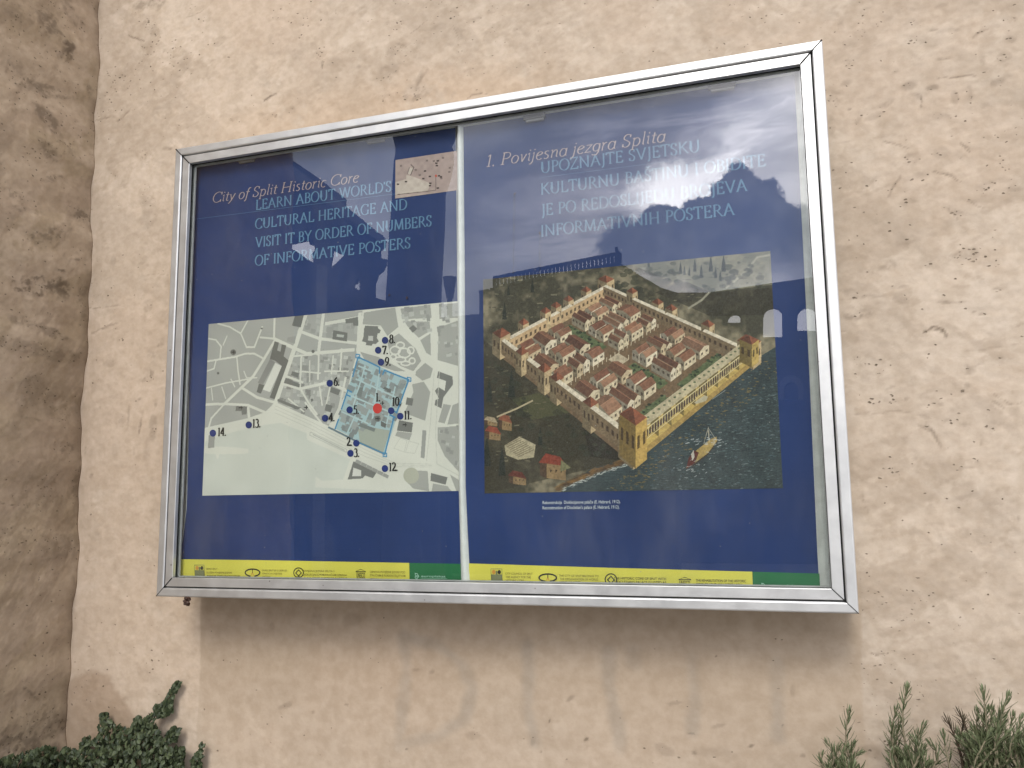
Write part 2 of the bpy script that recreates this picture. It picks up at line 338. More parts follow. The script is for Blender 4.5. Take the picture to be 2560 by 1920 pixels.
grain = fbm(x, z, 70, 3, .6, .2, 1.3, 51); tone = np.zeros(x.shape + (3,)); tone[:] = (0.475, 0.378, 0.286)
tone = lerp(tone, (0.520, 0.412, 0.310), ss(big, .40, .62)); tone = lerp(tone, (0.545, 0.440, 0.338), ss(mid, .52, .555) * .8); tone = lerp(tone, (0.415, 0.322, 0.234), ss(sm_ * .5 + tr1 * .5, .53, .57) * .75)
tone = lerp(tone, (0.395, 0.305, 0.222), ss(tr1, .54, .60) * .6); tone = lerp(tone, (0.400, 0.315, 0.235), ss(tr2, .55, .60) * .55); tone = lerp(tone, (0.545, 0.445, 0.345), ss(tr2, .44, .36) * .45); tone = lerp(tone, (0.43, 0.335, 0.245), ss(tr3, .55, .64) * .35)
tone = lerp(tone, (0.505, 0.385, 0.282), ss(fbm(x, z, 2.2, 5, .6, 0, 1, 8), .50, .62) * .6)       # pinker lime-wash showing through
grime = np.zeros(x.shape); pits = .016 + .20 * ss(fbm(x, z, 2.6, 5, .6, .3, 1.3, 11), .52, .66) * ss(sm_, .42, .58)
right_ = ss(x, -.2, .9); top_ = ss(z, 2.45, 2.75); pits = pits * (.35 + .65 * np.maximum(right_, .5 * top_))
grime = np.maximum(grime, .34 * ss(fbm(x, z, 2.4, 7, .66, .2, 1.2, 13), .53, .68) * (.4 + .6 * np.maximum(top_, right_)))
L1 = crop(0, 0, 2.369); L2 = crop(0, 700, 2.369); R1 = crop(2050, 0, 2.439); R2 = crop(2050, 680, 2.439); T1 = crop(500, 0, 2.4578); B1 = crop(480, 1480, 2.4043); B2 = crop(1300, 1480, 2.4043)
marks(x, z, [(890, 20, 110, 40, 0, .75, .25), (880, 120, 70, 70, 0, .5, .4), (800, 222, 60, 8, -14, 1.0, 0), (960, 303, 16, 8, 30, 1.0, .3), (930, 190, 60, 30, 0, .4, .3), (820, 350, 160, 70, 30, .28, 0), (1090, 360, 40, 60, 10, .35, 0), (730, 685, 60, 6, 38, .5, 0), (610, 705, 60, 7, 8, .5, 0), (950, 660, 90, 50, 10, .4, 0), (860, 950, 40, 70, 10, .45, .25), (990, 885, 34, 12, 0, .7, .2),
    (740, 1080, 60, 40, 20, .45, .12), (870, 1180, 60, 90, 10, .35, .15), (880, 1290, 50, 60, 0, .4, .15), (680, 1550, 20, 30, 0, .4, 0), (850, 1560, 30, 10, 20, .5, 0), (600, 680, 18, 160, 2, .22, 0), (575, 820, 14, 40, 0, .5, .2), (620, 860, 60, 50, 0, .25, .1)], L1, YW, grime, pits, 1)
marks(x, z, [(820, 90, 50, 30, -40, .55, .1), (880, 170, 40, 50, -40, .45, .05), (960, 390, 24, 14, 0, .7, .1), (905, 445, 40, 40, 0, .5, .1), (890, 570, 55, 45, 10, .75, .35), (640, 285, 90, 14, 14, .55, 0), (700, 150, 50, 7, 6, .55, 0), (570, 430, 50, 16, 0, .4, .1), (560, 490, 40, 22, 5, .45, .1), (660, 500, 40, 16, 0, .35, 0), (830, 720, 22, 60, -28, .75, .2), (725, 840, 40, 50, 0, .4, 0), (770, 810, 8, 60, 0, .5, 0), (840, 860, 12, 60, -8, .9, 0),
    (915, 880, 30, 80, 0, .55, .2), (930, 745, 14, 30, 0, .6, .1), (700, 690, 60, 30, -15, .35, 0), (600, 760, 14, 14, 0, .5, 0), (545, 1160, 18, 12, 30, .6, 0), (505, 1010, 10, 30, 0, .6, 0), (590, 640, 60, 50, 0, .25, .05), (880, 1010, 30, 60, 0, .3, 0), (690, 1010, 24, 50, 0, .25, 0), (800, 1020, 16, 40, 0, .4, 0)], L2, YW, grime, pits, 1)
marks(x, z, [(180, 390, 60, 50, 0, .45, .62), (165, 500, 50, 40, 10, .45, .5), (180, 665, 22, 14, 20, 1.0, .3), (560, 150, 90, 60, 15, .42, .4), (620, 130, 30, 14, 20, .8, .4), (690, 185, 34, 14, 0, .8, .3), (800, 190, 110, 22, 0, .5, .2), (570, 260, 80, 34, -10, .4, .5), (290, 50, 50, 24, 10, .4, .4), (130, 140, 26, 60, 0, .35, .4), (430, 120, 24, 30, 20, .4, .4), (560, 60, 40, 20, 0, .4, .35), (1160, 120, 60, 30, 0, .5, .5), (1170, 240, 40, 30, 0, .5, .5), (980, 190, 70, 12, 18, .5, .1),
    (760, 360, 50, 10, -5, .5, .35), (1120, 350, 60, 34, 10, .5, .45), (990, 360, 24, 70, 0, .4, .25), (840, 465, 120, 10, 0, .45, .2), (540, 520, 60, 40, 10, .62, .35), (680, 535, 60, 30, 0, .7, .35), (600, 590, 50, 30, -40, .5, .4), (820, 600, 24, 70, 0, .45, .25), (915, 580, 28, 70, 0, .42, .2), (1085, 500, 60, 30, 20, .5, .4), (460, 440, 50, 24, 20, .4, .1), (330, 710, 70, 40, 15, .4, .4), (400, 640, 60, 24, 30, .45, .4), (230, 740, 20, 50, -30, .4, .3), (740, 710, 110, 40, -8, .4, .3),
    (880, 885, 50, 10, -42, .7, .2), (850, 960, 50, 10, -40, .6, .2), (740, 930, 80, 50, -10, .35, .35), (560, 970, 70, 60, 10, .4, .3), (300, 1110, 80, 30, 30, .45, .4), (450, 1130, 50, 12, 45, .5, .2), (620, 1070, 60, 40, 10, .5, .5), (780, 1060, 70, 12, -28, .6, .3), (560, 1170, 70, 30, -15, .45, .35), (540, 1240, 60, 40, 0, .45, .45), (1010, 1140, 80, 40, 10, .42, .5), (940, 1230, 90, 30, -15, .4, .4), (820, 1290, 90, 20, -25, .5, .45), (1180, 1150, 60, 40, 0, .4, .4), (80, 590, 60, 120, 0, .30, .3), (70, 800, 30, 120, 0, .35, .2), (130, 1100, 60, 110, 0, .28, .2), (130, 1560, 80, 110, 0, .25, .1),
    (890, 1550, 100, 60, 0, .35, .5), (500, 1480, 50, 50, 0, .35, .3), (430, 1620, 90, 40, 10, .5, .35), (640, 1610, 80, 40, 0, .45, .3), (1010, 1580, 120, 70, 0, .25, .4), (160, 865, 80, 8, 0, .4, .1), (440, 865, 70, 10, -12, .45, .2), (730, 40, 50, 14, 10, .4, .2)], R1, YW, grime, pits, 1)
marks(x, z, [(200, 270, 110, 55, 5, .85, .2), (170, 120, 70, 40, -20, .4, .05), (300, 150, 180, 16, 0, .55, .2), (480, 90, 80, 10, 0, .6, .4), (490, 170, 60, 34, -20, .5, .35), (780, 185, 70, 20, -10, .75, .4), (960, 245, 90, 40, -12, .8, .5), (860, 185, 60, 20, 0, .6, .4), (700, 350, 80, 10, 8, .95, .1), (745, 365, 14, 20, -50, .9, .1), (1220, 320, 30, 12, 20, .8, .2), (1100, 100, 60, 16, -8, .6, .3), (690, 490, 50, 36, 0, .6, .3), (570, 460, 30, 30, 0, .45, .2), (900, 600, 50, 40, 0, .6, .35), (260, 540, 110, 60, 0, .5, .45), (330, 600, 130, 80, 0, .35, .5),
    (360, 780, 160, 60, 0, .32, .45), (530, 770, 26, 16, 20, .8, .3), (700, 750, 110, 40, 5, .55, .3), (690, 810, 90, 20, 0, .5, .25), (820, 740, 90, 24, 5, .4, .15), (640, 880, 60, 24, -20, .5, .4), (690, 980, 12, 110, 28, .5, .1), (640, 945, 26, 14, -45, .6, .3), (800, 905, 60, 44, 0, .55, .4), (900, 925, 70, 34, 10, .42, .3), (1040, 940, 60, 50, 0, .5, .45), (985, 1035, 20, 50, 0, .6, .3), (960, 1160, 24, 40, 0, .55, .4), (880, 1195, 120, 14, 5, .5, .45), (1100, 1160, 60, 30, 0, .5, .35), (850, 850, 60, 20, 0, .4, .1),
    (1080, 800, 60, 8, -40, .45, 0), (1170, 800, 50, 14, 0, .4, .2), (930, 1490, 34, 12, 0, .8, .3), (890, 1580, 50, 50, 0, .4, .5), (810, 1553, 24, 10, 0, .95, .1), (720, 1545, 60, 14, 0, .45, .1), (1110, 1530, 12, 20, 0, .7, .1), (1210, 1500, 10, 26, 0, .8, .1), (580, 1140, 26, 20, 0, .45, .4), (690, 1150, 60, 24, -20, .3, .2), (430, 1210, 70, 40, -30, .25, .35), (900, 690, 26, 30, 0, .5, .1), (1110, 540, 40, 36, 0, .4, .35), (980, 560, 70, 14, 15, .4, .15), (430, 705, 40, 8, 20, .4, .1)], R2, YW, grime, pits, 1)
marks(x, z, [(450, 260, 50, 130, 10, .34, .05), (100, 260, 50, 24, 20, .45, .1), (620, 150, 20, 14, 0, .3, .3), (830, 70, 12, 30, 0, .6, .2), (1210, 150, 90, 60, 0, .4, .45), (1240, 275, 50, 12, -18, .6, .1), (1180, 320, 50, 50, 0, .45, .3), (1140, 450, 110, 50, 30, .45, .3), (1350, 480, 22, 90, -20, .45, .05), (1310, 590, 110, 60, 0, .7, .2), (1150, 620, 60, 60, 0, .4, .45), (1590, 200, 16, 50, 30, .5, .1), (1650, 450, 40, 40, 0, .45, .45), (1450, 180, 100, 24, 0, .3, .1), (1950, 430, 140, 60, 10, .32, .05), (1800, 60, 60, 30, 20, .5, .3), (1680, 130, 60, 20, 20, .45, .2), (750, 405, 6, 30, 0, .9, 0), (820, 380, 60, 40, 0, .3, .1),
    (425, 598, 40, 8, 26, .9, 0), (460, 715, 16, 10, -20, 1.0, .2), (560, 680, 70, 30, 0, .4, .2), (220, 730, 40, 30, 0, .5, .2), (390, 720, 40, 40, 0, .4, .2), (900, 680, 60, 40, 0, .35, .25), (1700, 580, 60, 12, 15, .5, .1), (1350, 270, 40, 40, 0, .4, .2), (740, 320, 40, 50, 0, .3, .4), (300, 490, 30, 12, 0, .4, .1), (70, 370, 60, 12, 10, .4, .1), (2140, 150, 20, 14, 0, .5, .3), (1700, 500, 20, 20, 0, .4, .4), (970, 415, 20, 16, 0, .6, .2), (1390, 130, 24, 8, 30, .7, .1)], T1, YW, grime, pits, 1)
tone = lerp(tone, (0.195, 0.150, 0.108), grime * .85 * (.18 + .82 * ss(grain * .6 + sm_ * .4, .42, .58)))
tone = tone + (np.array((0.468, 0.372, 0.280)) - tone) * (.30 * (1 - .5 * grime))[..., None]
tone = tone * (1 + .13 * ss(x, .3, -.9))[..., None] * np.array((0.970, 1.005, 1.045)) * (1 + .12 * (grain - .5))[..., None]
# rusty bloom along the top of the case, yellowish halo at its left edge
ru = ss(z, 2.66, 2.50) * ss(z, 2.40, 2.44) * ss(x, -.85, -.55) * ss(x, .35, .0) * ss(fbm(x, z, 8, 6, .68, 0, 1, 17), .43, .60); tone = lerp(tone, (0.50, 0.36, 0.24), ru * .4)
# weather-protected strip straight below the case: smoother, browner, ghost strokes of painted-over lettering
wob = (fbm(x, z, 9, 5, .6, 0, 1, 21) - .5) * .022
strip = ss(x + wob, -.7435, -.7385) * ss(x + wob, .7585, .7525) * ss(z, 1.45, 1.40); fade = .40 + .60 * ss(z, .98, 1.28)
scol = lerp(np.zeros(x.shape + (3,)) + (0.400, 0.316, 0.232), (0.430, 0.342, 0.254), ss(mid, .4, .62)); scol = lerp(scol, (0.432, 0.332, 0.244), ss(big, .45, .6) * .6)
tone = tone + (scol - tone) * (strip * fade * .92)[..., None]; keep = 1 - strip * (1 - .65 * ss(z, 1.22, 1.0)); pits = pits * keep + strip * .004
g2 = np.zeros(x.shape); p2 = np.zeros(x.shape)
marks(x, z, [(545, 690, 50, 14, 20, .4, .1), (725, 722, 14, 14, 0, .5, .2), (930, 680, 16, 6, -10, .6, .1), (1140, 578, 7, 7, 0, 1, 0), (1290, 945, 9, 8, 0, 1, 0), (1440, 480, 24, 14, 20, .45, .1), (1350, 468, 34, 10, 0, .35, .1), (1380, 567, 24, 4, 0, .5, 0), (1700, 860, 60, 30, 0, .25, .3), (1200, 720, 120, 30, -10, -.0, 0), (480, 200, 20, 24, 20, .3, 0), (820, 348, 7, 6, 0, .9, 0), (740, 175, 50, 40, 0, .25, .05), (960, 170, 60, 40, 0, .25, 0)], B1, YW, g2, p2, 1)
marks(x, z, [(300, 640, 34, 14, 30, .5, .1), (400, 885, 16, 10, 40, .9, .1), (130, 955, 14, 8, 20, .9, .1), (80, 900, 24, 40, -20, .4, .3), (180, 770, 8, 12, 0, .9, 0), (1390, 922, 20, 7, 8, .9, .1), (1025, 848, 20, 4, 0, .8, 0), (1580, 800, 4, 12, 0, .9, 0), (1305, 692, 8, 6, 0, .9, 0), (1178, 383, 6, 6, 0, 1, 0), (940, 665, 60, 12, 10, .4, .1), (1200, 800, 60, 14, 14, .4, .05), (1050, 965, 24, 20, 0, .6, .4), (880, 950, 90, 34, -20, .3, .3), (1700, 980, 24, 14, 0, .6, .3), (1640, 590, 16, 40, 0, .3, .3), (2130, 960, 90, 60, 0, .4, .45), (2150, 370, 60, 10, 0, .3, 0), (1150, 960, 200, 50, 0, .15, .18)], B2, YW, g2, p2, 1)
tone = lerp(tone, (0.15, 0.115, 0.08), np.clip(g2, 0, 1) * .8); pits = np.maximum(pits, p2 * .7); grime2 = g2
def scar(pts, conv, wd, dark, light):         # thin dark crack or scrape with its lit lower edge painted in as a pale line
    global tone
    q = [at(*conv(*p), YW) for p in pts]; wv = (fbm(x, z, 40, 3, .6, 0, 1, pts[0][0] * .01) - .5) * .012; wq = (fbm(z, x, 33, 3, .6, 0, 1, pts[0][1] * .01) - .5) * .012
    for p0, p1 in zip(q, q[1:]):
        ex, ez = p1[0] - p0[0], p1[2] - p0[2]; X_, Z_ = x + wq, z + wv; h = np.clip(((X_ - p0[0]) * ex + (Z_ - p0[2]) * ez) / (ex * ex + ez * ez), 0, 1); d = np.hypot(X_ - p0[0] - h * ex, Z_ - p0[2] - h * ez); d2 = np.hypot(X_ - p0[0] - h * ex, Z_ + wd * 2.2 - p0[2] - h * ez)
        tone = lerp(tone, (0.60, 0.50, 0.40), ss(d2, wd * 1.4, 0) * light * .4); tone = lerp(tone, (0.16, 0.12, 0.085), ss(d, wd * .8, wd * .15) * dark * .75)
for p_, cv_, w_, d_, l_ in (([(750, 208), (800, 222), (850, 235)], L1, .0032, .8, .6), ([(690, 715), (740, 675), (775, 645)], L1, .0026, .45, .7), ([(560, 715), (640, 695)], L1, .0024, .4, .6), ([(520, 160), (620, 168), (745, 150)], L2, .0024, .55, .6), ([(540, 310), (620, 290), (700, 250)], L2, .004, .4, .3), ([(1095, 95), (1160, 75), (1200, 50)], L1, .0024, .4, .5),
    ([(870, 1630), (940, 1625), (1010, 1632)], L1, .0022, .3, .7), ([(720, 470), (840, 470), (950, 462)], R1, .0028, .6, .6), ([(850, 860), (880, 885), (915, 915)], R1, .0034, .7, .5), ([(700, 1040), (760, 1060), (850, 1105)], R1, .0030, .6, .6), ([(780, 1270), (840, 1330)], R1, .0026, .4, .5), ([(415, 1190), (450, 1130), (490, 1075)], R1, .004, .45, .3), ([(900, 1220), (1000, 1260)], R1, .003, .45, .5), ([(930, 225), (980, 190), (1030, 170)], R1, .003, .45, .6),
    ([(610, 580), (625, 660)], R1, .0024, .6, .4), ([(400, 860), (480, 875), (540, 895)], R1, .0028, .5, .5), ([(630, 360), (700, 340), (750, 355), (765, 385)], R2, .0045, .85, .5), ([(610, 925), (680, 970), (745, 1065)], R2, .004, .45, .4), ([(1060, 740), (1150, 800), (1230, 795)], R2, .0026, .5, .6), ([(200, 860), (300, 855), (560, 850)], R2, .0024, .35, .5), ([(130, 355), (180, 350)], R2, .002, .3, .8), ([(900, 480), (1100, 455), (1240, 430)], R2, .003, .3, .5), ([(250, 1330), (265, 1390), (300, 1480)], R2, .0022, .3, .5),
    ([(1640, 600), (1720, 575), (1760, 565)], T1, .0026, .6, .6), ([(1300, 200), (1380, 130)], T1, .0022, .5, .5), ([(1555, 160), (1580, 210), (1605, 240)], T1, .0026, .5, .4), ([(395, 612), (430, 592), (460, 582)], T1, .0034, .9, .3), ([(1210, 280), (1270, 290)], T1, .003, .5, .4), ([(1330, 540), (1360, 470), (1395, 425)], T1, .008, .3, .1), ([(2110, 360), (2150, 375), (2200, 368)], B2, .0022, .5, .4)):
    scar(p_, cv_, w_, d_, l_)
gh = np.zeros(x.shape)
for st in ([B1(1275, 270), B1(1290, 420), B1(1280, 600), B1(1262, 780), B1(1240, 930)], [B1(1290, 280), B1(1480, 320), B1(1620, 430), B1(1690, 570), B1(1640, 750), B1(1490, 870), B1(1260, 910)], [B2(45, 320), B2(55, 480), B2(50, 700), B2(95, 900)],
           [B2(535, 370), B2(535, 560), B2(580, 760), B2(610, 940)], [B2(1035, 400), B2(1050, 640), B2(1040, 830)], [B2(1545, 430), B2(1545, 640), B2(1555, 860)], [B2(680, 360), B2(682, 410)]):
    q = [at(a, b2, YW) for a, b2 in st]
    for p0, p1 in zip(q, q[1:]):
        ex, ez = p1[0] - p0[0], p1[2] - p0[2]; h = np.clip(((x - p0[0]) * ex + (z - p0[2]) * ez) / (ex * ex + ez * ez), 0, 1)
        dd = np.hypot(x - p0[0] - h * ex, z - p0[2] - h * ez) + (sm_ - .5) * .02; gh = np.maximum(gh, ss(dd, .022, .002))
tone = lerp(tone, (0.285, 0.250, 0.205), gh * (.50 + .50 * ss(fbm(x, z, 5, 4, .6, 0, 1, 23), .3, .6)) * ss(z, .93, 1.1) * .46)
# damp patch low in the corner
dp = np.hypot((x + 1.045) * 6.5, (z - .96) * 5.2) + (fbm(x, z, 9, 5, .6, 0, 1, 29) - .5) * .5; tone = lerp(tone, (0.345, 0.255, 0.180), ss(dp, 1.06, .92) * .75)
relief = (mid - .5) * .0025 + (tr1 - .5) * .0035 + (tr2 - .5) * .003 + (sm_ - .5) * .0025 + (grain - .5) * .002; relief = relief * (1 - .75 * strip) - .0012 * np.clip(grime, 0, 1) * (1 - strip)
edge = ss(ux, 0, .05)[None]
Yg = YW + .006 * np.sin(x * 2.1 + .5) * np.cos(z * 2.7 + 1) * edge - relief * edge
ow = wall_mesh('plaster_wall', Xg, Yg, Zg, np.concatenate([tone, pits[..., None]], -1), (0, 0.45, 0))
thing('', 'beige rough plaster wall carrying the display case, smooth brown strip below it', 'wall', obj=ow)
# side wall
SIDE_END = -1.08
sy_ = spacing((0.0, 0.46, 0.0036), (0.46, YW - SIDE_END + .03, 0.03)); Zs = np.repeat(uz[:, None], len(sy_), 1); ysd = YW - sy_[None] * np.ones((len(uz), 1)); y, z = ysd, Zs
mid = fbm(y, z, 4.6, 6, .62, .3, 1.2, 31); tr1 = fbm(y, z, 3.4, 7, .64, math.radians(58), 3.2, 33); tr2 = fbm(y, z, 3.0, 7, .64, math.radians(28), 3.6, 35); sm_ = fbm(y, z, 17, 5, .62, 0, 1, 37); grain = fbm(y, z, 70, 3, .6, .2, 1.3, 53)
tone = np.zeros(y.shape + (3,)); tone[:] = (0.345, 0.268, 0.184); tone = lerp(tone, (0.405, 0.318, 0.230), ss(mid, .50, .56)); tone = lerp(tone, (0.255, 0.192, 0.135), ss(tr1, .53, .61) * .5); tone = lerp(tone, (0.35, 0.268, 0.195), ss(tr2, .52, .62) * .5)  # base darker than the main wall: its shade is put into the tone
grime = np.zeros(y.shape); pits = .03 + .16 * ss(fbm(y, z, 4, 5, .6, 0, 1, 39), .50, .64)
def smarks(lst, conv):
    for cx, cy, rx, ry, an, g_, p_ in lst:
        r = ray(*conv(cx, cy)); t = (-1.15 - CAM[0]) / r[0]; q = CAM + r * t; k = .0011
        c_, s_ = math.cos(math.radians(an)), math.sin(math.radians(an)); dy, dz = -(y - q[1]) * .9, z - q[2]; u, v = (dy * c_ + dz * s_) / (rx * k * .45 * 1.9), (-dy * s_ + dz * c_) / (ry * k * .45)
        f = ss(np.hypot(u, v) + (fbm(y, z, 24, 4, .65, 0, 1, cx * .01) - .5) * 1.5, 1.0, .4); np.maximum(grime, f * g_, out=grime); np.maximum(pits, f * p_, out=pits)
smarks([(300, 130, 60, 120, -30, .85, .2), (395, 280, 36, 110, 0, 1.0, .2), (420, 30, 24, 80, 0, .6, .1), (480, 120, 30, 60, 20, .5, .1), (180, 500, 90, 60, -10, .5, .4), (330, 520, 90, 16, -18, .6, .1), (350, 570, 80, 20, -25, .5, .2), (330, 780, 120, 60, 40, .65, .3), (60, 60, 90, 60, 0, .4, .3), (270, 890, 40, 50, 0, .55, .2), (340, 1050, 70, 20, -30, .5, .2), (120, 1180, 60, 50, 0, .5, .3), (480, 1280, 70, 60, 0, .7, .3), (150, 1250, 80, 20, -10, .55, .2), (250, 1400, 100, 60, -30, .6, .2), (440, 1540, 60, 16, -15, .6, .1), (330, 1605, 30, 10, -10, .8, .1), (535, 530, 20, 40, 0, .5, .2), (90, 440, 60, 90, 0, .4, .3), (240, 520, 30, 30, 0, .7, .4)], L1)
smarks([(240, 40, 130, 60, -10, .85, .2), (480, 60, 24, 60, 0, .6, .1), (480, 180, 30, 120, -10, .5, .2), (250, 300, 140, 40, 10, .55, .3), (200, 420, 160, 60, 0, .4, .3), (160, 700, 90, 160, 0, .35, .2), (350, 760, 120, 90, 0, .3, .2), (160, 820, 60, 14, 5, .6, .1), (350, 990, 60, 30, 0, .5, .3), (440, 1180, 30, 120, 0, .6, .2), (200, 1250, 120, 130, -30, .35, .2), (30, 1332, 40, 6, 10, .9, 0), (400, 1455, 12, 20, -30, .8, 0), (200, 1560, 200, 90, 10, .4, .2)], L2)
smarks([(120, 950, 160, 130, 30, .7, .2), (450, 760, 200, 130, 20, .55, .3), (280, 520, 60, 12, 40, .6, .1)], crop(0, 1600, 3.5677))
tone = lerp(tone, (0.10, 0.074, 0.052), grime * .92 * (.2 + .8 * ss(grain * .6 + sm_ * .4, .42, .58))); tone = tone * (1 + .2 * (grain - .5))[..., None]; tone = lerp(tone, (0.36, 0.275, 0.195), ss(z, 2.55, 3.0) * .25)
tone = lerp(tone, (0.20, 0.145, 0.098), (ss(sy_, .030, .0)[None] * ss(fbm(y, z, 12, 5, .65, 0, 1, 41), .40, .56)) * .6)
relief = (mid - .5) * .003 + (tr1 - .5) * .003 + (tr2 - .5) * .003 + (sm_ - .5) * .003 + (grain - .5) * .002; edge = ss(sy_, 0, .05)[None]
Xs = cornerx(uz)[:, None] + (relief + .01 * sy_[None]) * edge
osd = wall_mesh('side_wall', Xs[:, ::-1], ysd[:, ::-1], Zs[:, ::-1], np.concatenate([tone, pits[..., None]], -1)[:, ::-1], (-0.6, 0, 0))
thing('', 'stained plaster side wall, shade painted in as a darker tone, meeting the main wall in a corner at left', 'wall', obj=osd)

# ------------------------------------------------------------------ display case
ZC, HW, HH = 1.90, 0.75, 0.53625
case = thing('display_case', 'aluminium framed glazed display case on the plaster wall holding two navy posters', 'display case')
def ring(bm, o, i, y0, y1, side, gap=0.0011, bev=0.0):     # one mitred rail of a rectangular frame
    Xo, Zo, Xi, Zi = HW - o, HH - o, HW - i, HH - i
    q = {'top': [(-Xo, Zo), (Xo, Zo), (Xi, Zi), (-Xi, Zi)], 'bottom': [(Xo, -Zo), (-Xo, -Zo), (-Xi, -Zi), (Xi, -Zi)],
         'left': [(-Xo, -Zo), (-Xo, Zo), (-Xi, Zi), (-Xi, -Zi)], 'right': [(Xo, Zo), (Xo, -Zo), (Xi, -Zi), (Xi, Zi)]}[side]
    if side in ('top', 'bottom'):
        q = [(x - math.copysign(gap, x), z) for x, z in q]
    else: q = [(x, z - math.copysign(gap, z)) for x, z in q]
    a = [bm.verts.new((x, y0, ZC + z)) for x, z in q]; b = [bm.verts.new((x, y1, ZC + z)) for x, z in q]
    bm.faces.new(a[::-1]); bm.faces.new(b)
    for k in range(4): bm.faces.new((a[k], a[(k + 1) % 4], b[(k + 1) % 4], b[k]))
    bm.normal_update()
    if bev:
        ed = [e for e in bm.edges if all(abs(v.co.y - y0) < 1e-6 for v in e.verts)]
        le = [e for e in ed if abs((e.verts[0].co - e.verts[1].co).length) > 0.1]
        bmesh.ops.bevel(bm, geom=le, offset=bev, segments=3, affect='EDGES', profile=0.5)
for sd in ('top', 'right', 'bottom', 'left'):
    bm = bmesh.new(); ring(bm, 0.0, 0.0200, 0.0, 0.060, sd, bev=0.0034); from_bm('frame_rail', bm, M['alu'], case)
for sd in ('top', 'right', 'bottom', 'left'):
    bm = bmesh.new(); ring(bm, 0.0227, 0.0425, 0.0012, 0.0115, sd, bev=0.0012); from_bm('door_rail', bm, M['alu'], case)
for sx_, sz_ in ((-1, 1), (1, 1), (1, -1), (-1, -1)):      # dark open joints where the rails are mitred
    hw_ = 0.0012 if sz_ > 0 else 0.0007; d_ = hw_ * math.sqrt(2); V = []
    for y_ in (-0.0002, 0.0110):
        for o_, k_ in ((0.0008, 1), (0.0008, -1), (0.0418, -1), (0.0418, 1)): V.append((sx_ * (HW - o_ - (d_ / 2) * k_), y_, ZC + sz_ * (HH - o_ + (d_ / 2) * k_)))
    o_ = mesh('mitre_joint', V, [(0, 1, 2, 3), (7, 6, 5, 4), (0, 4, 5, 1), (1, 5, 6, 2), (2, 6, 7, 3), (3, 7, 4, 0)], M['seal'], case)
bm = bmesh.new()
for sd in ('top', 'right', 'bottom', 'left'): ring(bm, 0.0204, 0.0432, 0.0118, 0.0150, sd, gap=0.0)
from_bm('rubber_seal', bm, M['seal'], case)
bm = bmesh.new()
for sd in ('top', 'right', 'bottom', 'left'): ring(bm, 0.0230, 0.0456, 0.0210, 0.0250, sd, gap=0.0)
from_bm('inner_frame', bm, M['reveal'], case)
bm = bmesh.new()
for sd in ('top', 'right', 'bottom', 'left'): ring(bm, 0.004, 0.030, 0.0605, YW + 0.012, sd, gap=0.0)
bm_box(bm, -HW + 0.0305, HW - 0.0305, 0.070, 0.080, ZC - HH + 0.0305, ZC + HH - 0.0305)
from_bm('case_body', bm, M['alu'], case)
box('backing_board', -HW + 0.031, HW - 0.031, 0.060, 0.066, ZC - HH + 0.031, ZC + HH - 0.031, M['backing'], case)
IX, IZ = HW - 0.040, HH - 0.040
gb = box('glass_pane', -IX, IX, 0.0155, 0.0205, ZC - IZ, ZC + IZ, M['glass'], case)
YG = 0.0155
# hanging rail behind the top of the door, with the sheets' clips; its dark tone paints in the shade there
zt = at(*D(985, 270), YP)[2]
zt2 = at(*D(1560, 187), YP)[2]; zt1 = at(*D(533, 342), YP)[2]
box('hanging_rail', -HW + 0.047, HW - 0.047, 0.026, 0.034, 2.4035, ZC + HH - 0.028, M['rail_in'], case)

# ------------------------------------------------------------------ lettering: a small stroke-built serif face
def arc(cx, cy, rx, ry, a0, a1, n=14):
    return [(cx + rx * math.cos(math.radians(a0 + (a1 - a0) * k / n)), cy + ry * math.sin(math.radians(a0 + (a1 - a0) * k / n))) for k in range(n + 1)]
def sf(x, y, l=0.10): return [(x - l, y), (x + l, y)]
G = {}
G['A'] = (.92, [[(.10, 0), (.46, 1)], [(.43, 1), (.82, 0)], [(.22, .36), (.69, .36)], sf(.09, .02), sf(.82, .02)])
G['B'] = (.72, [[(.18, 0), (.18, 1)], [(.08, .98), (.36, .98)] + arc(.36, .755, .22, .225, 90, -90)[1:] + [(.18, .53)], [(.34, .53)] + arc(.38, .275, .26, .255, 90, -90) + [(.08, .02)]])
G['C'] = (.86, [arc(.47, .5, .40, .5, 42, 318, 26), [(.77, .98), (.77, .72)], [(.77, .02), (.77, .24)]])
G['D'] = (.92, [[(.18, 0), (.18, 1)], [(.08, .98), (.40, .98)] + arc(.40, .5, .43, .48, 90, -90, 20) + [(.08, .02)]])
G['E'] = (.72, [[(.18, 0), (.18, 1)], [(.08, .98), (.60, .98), (.61, .82)], [(.18, .52), (.50, .52)], [(.50, .62), (.50, .42)], [(.08, .02), (.62, .02), (.65, .20)]])
G['F'] = (.66, [[(.18, 0), (.18, 1)], [(.08, .98), (.59, .98), (.60, .80)], [(.18, .52), (.48, .52)], [(.48, .62), (.48, .42)], sf(.18, .02, .12)])
G['G'] = (.92, [arc(.47, .5, .40, .5, 42, 318, 26), [(.76, .98), (.76, .74)], [(.77, .04), (.77, .40)], sf(.77, .42, .12)])
G['H'] = (.96, [[(.18, 0), (.18, 1)], [(.78, 0), (.78, 1)], [(.18, .5), (.78, .5)], sf(.18, .02), sf(.18, .98), sf(.78, .02), sf(.78, .98)])
G['I'] = (.38, [[(.19, 0), (.19, 1)], sf(.19, .02), sf(.19, .98)])
G['J'] = (.40, [[(.23, 1), (.23, 0), (.18, -.16), (.06, -.22)], sf(.23, .98)])
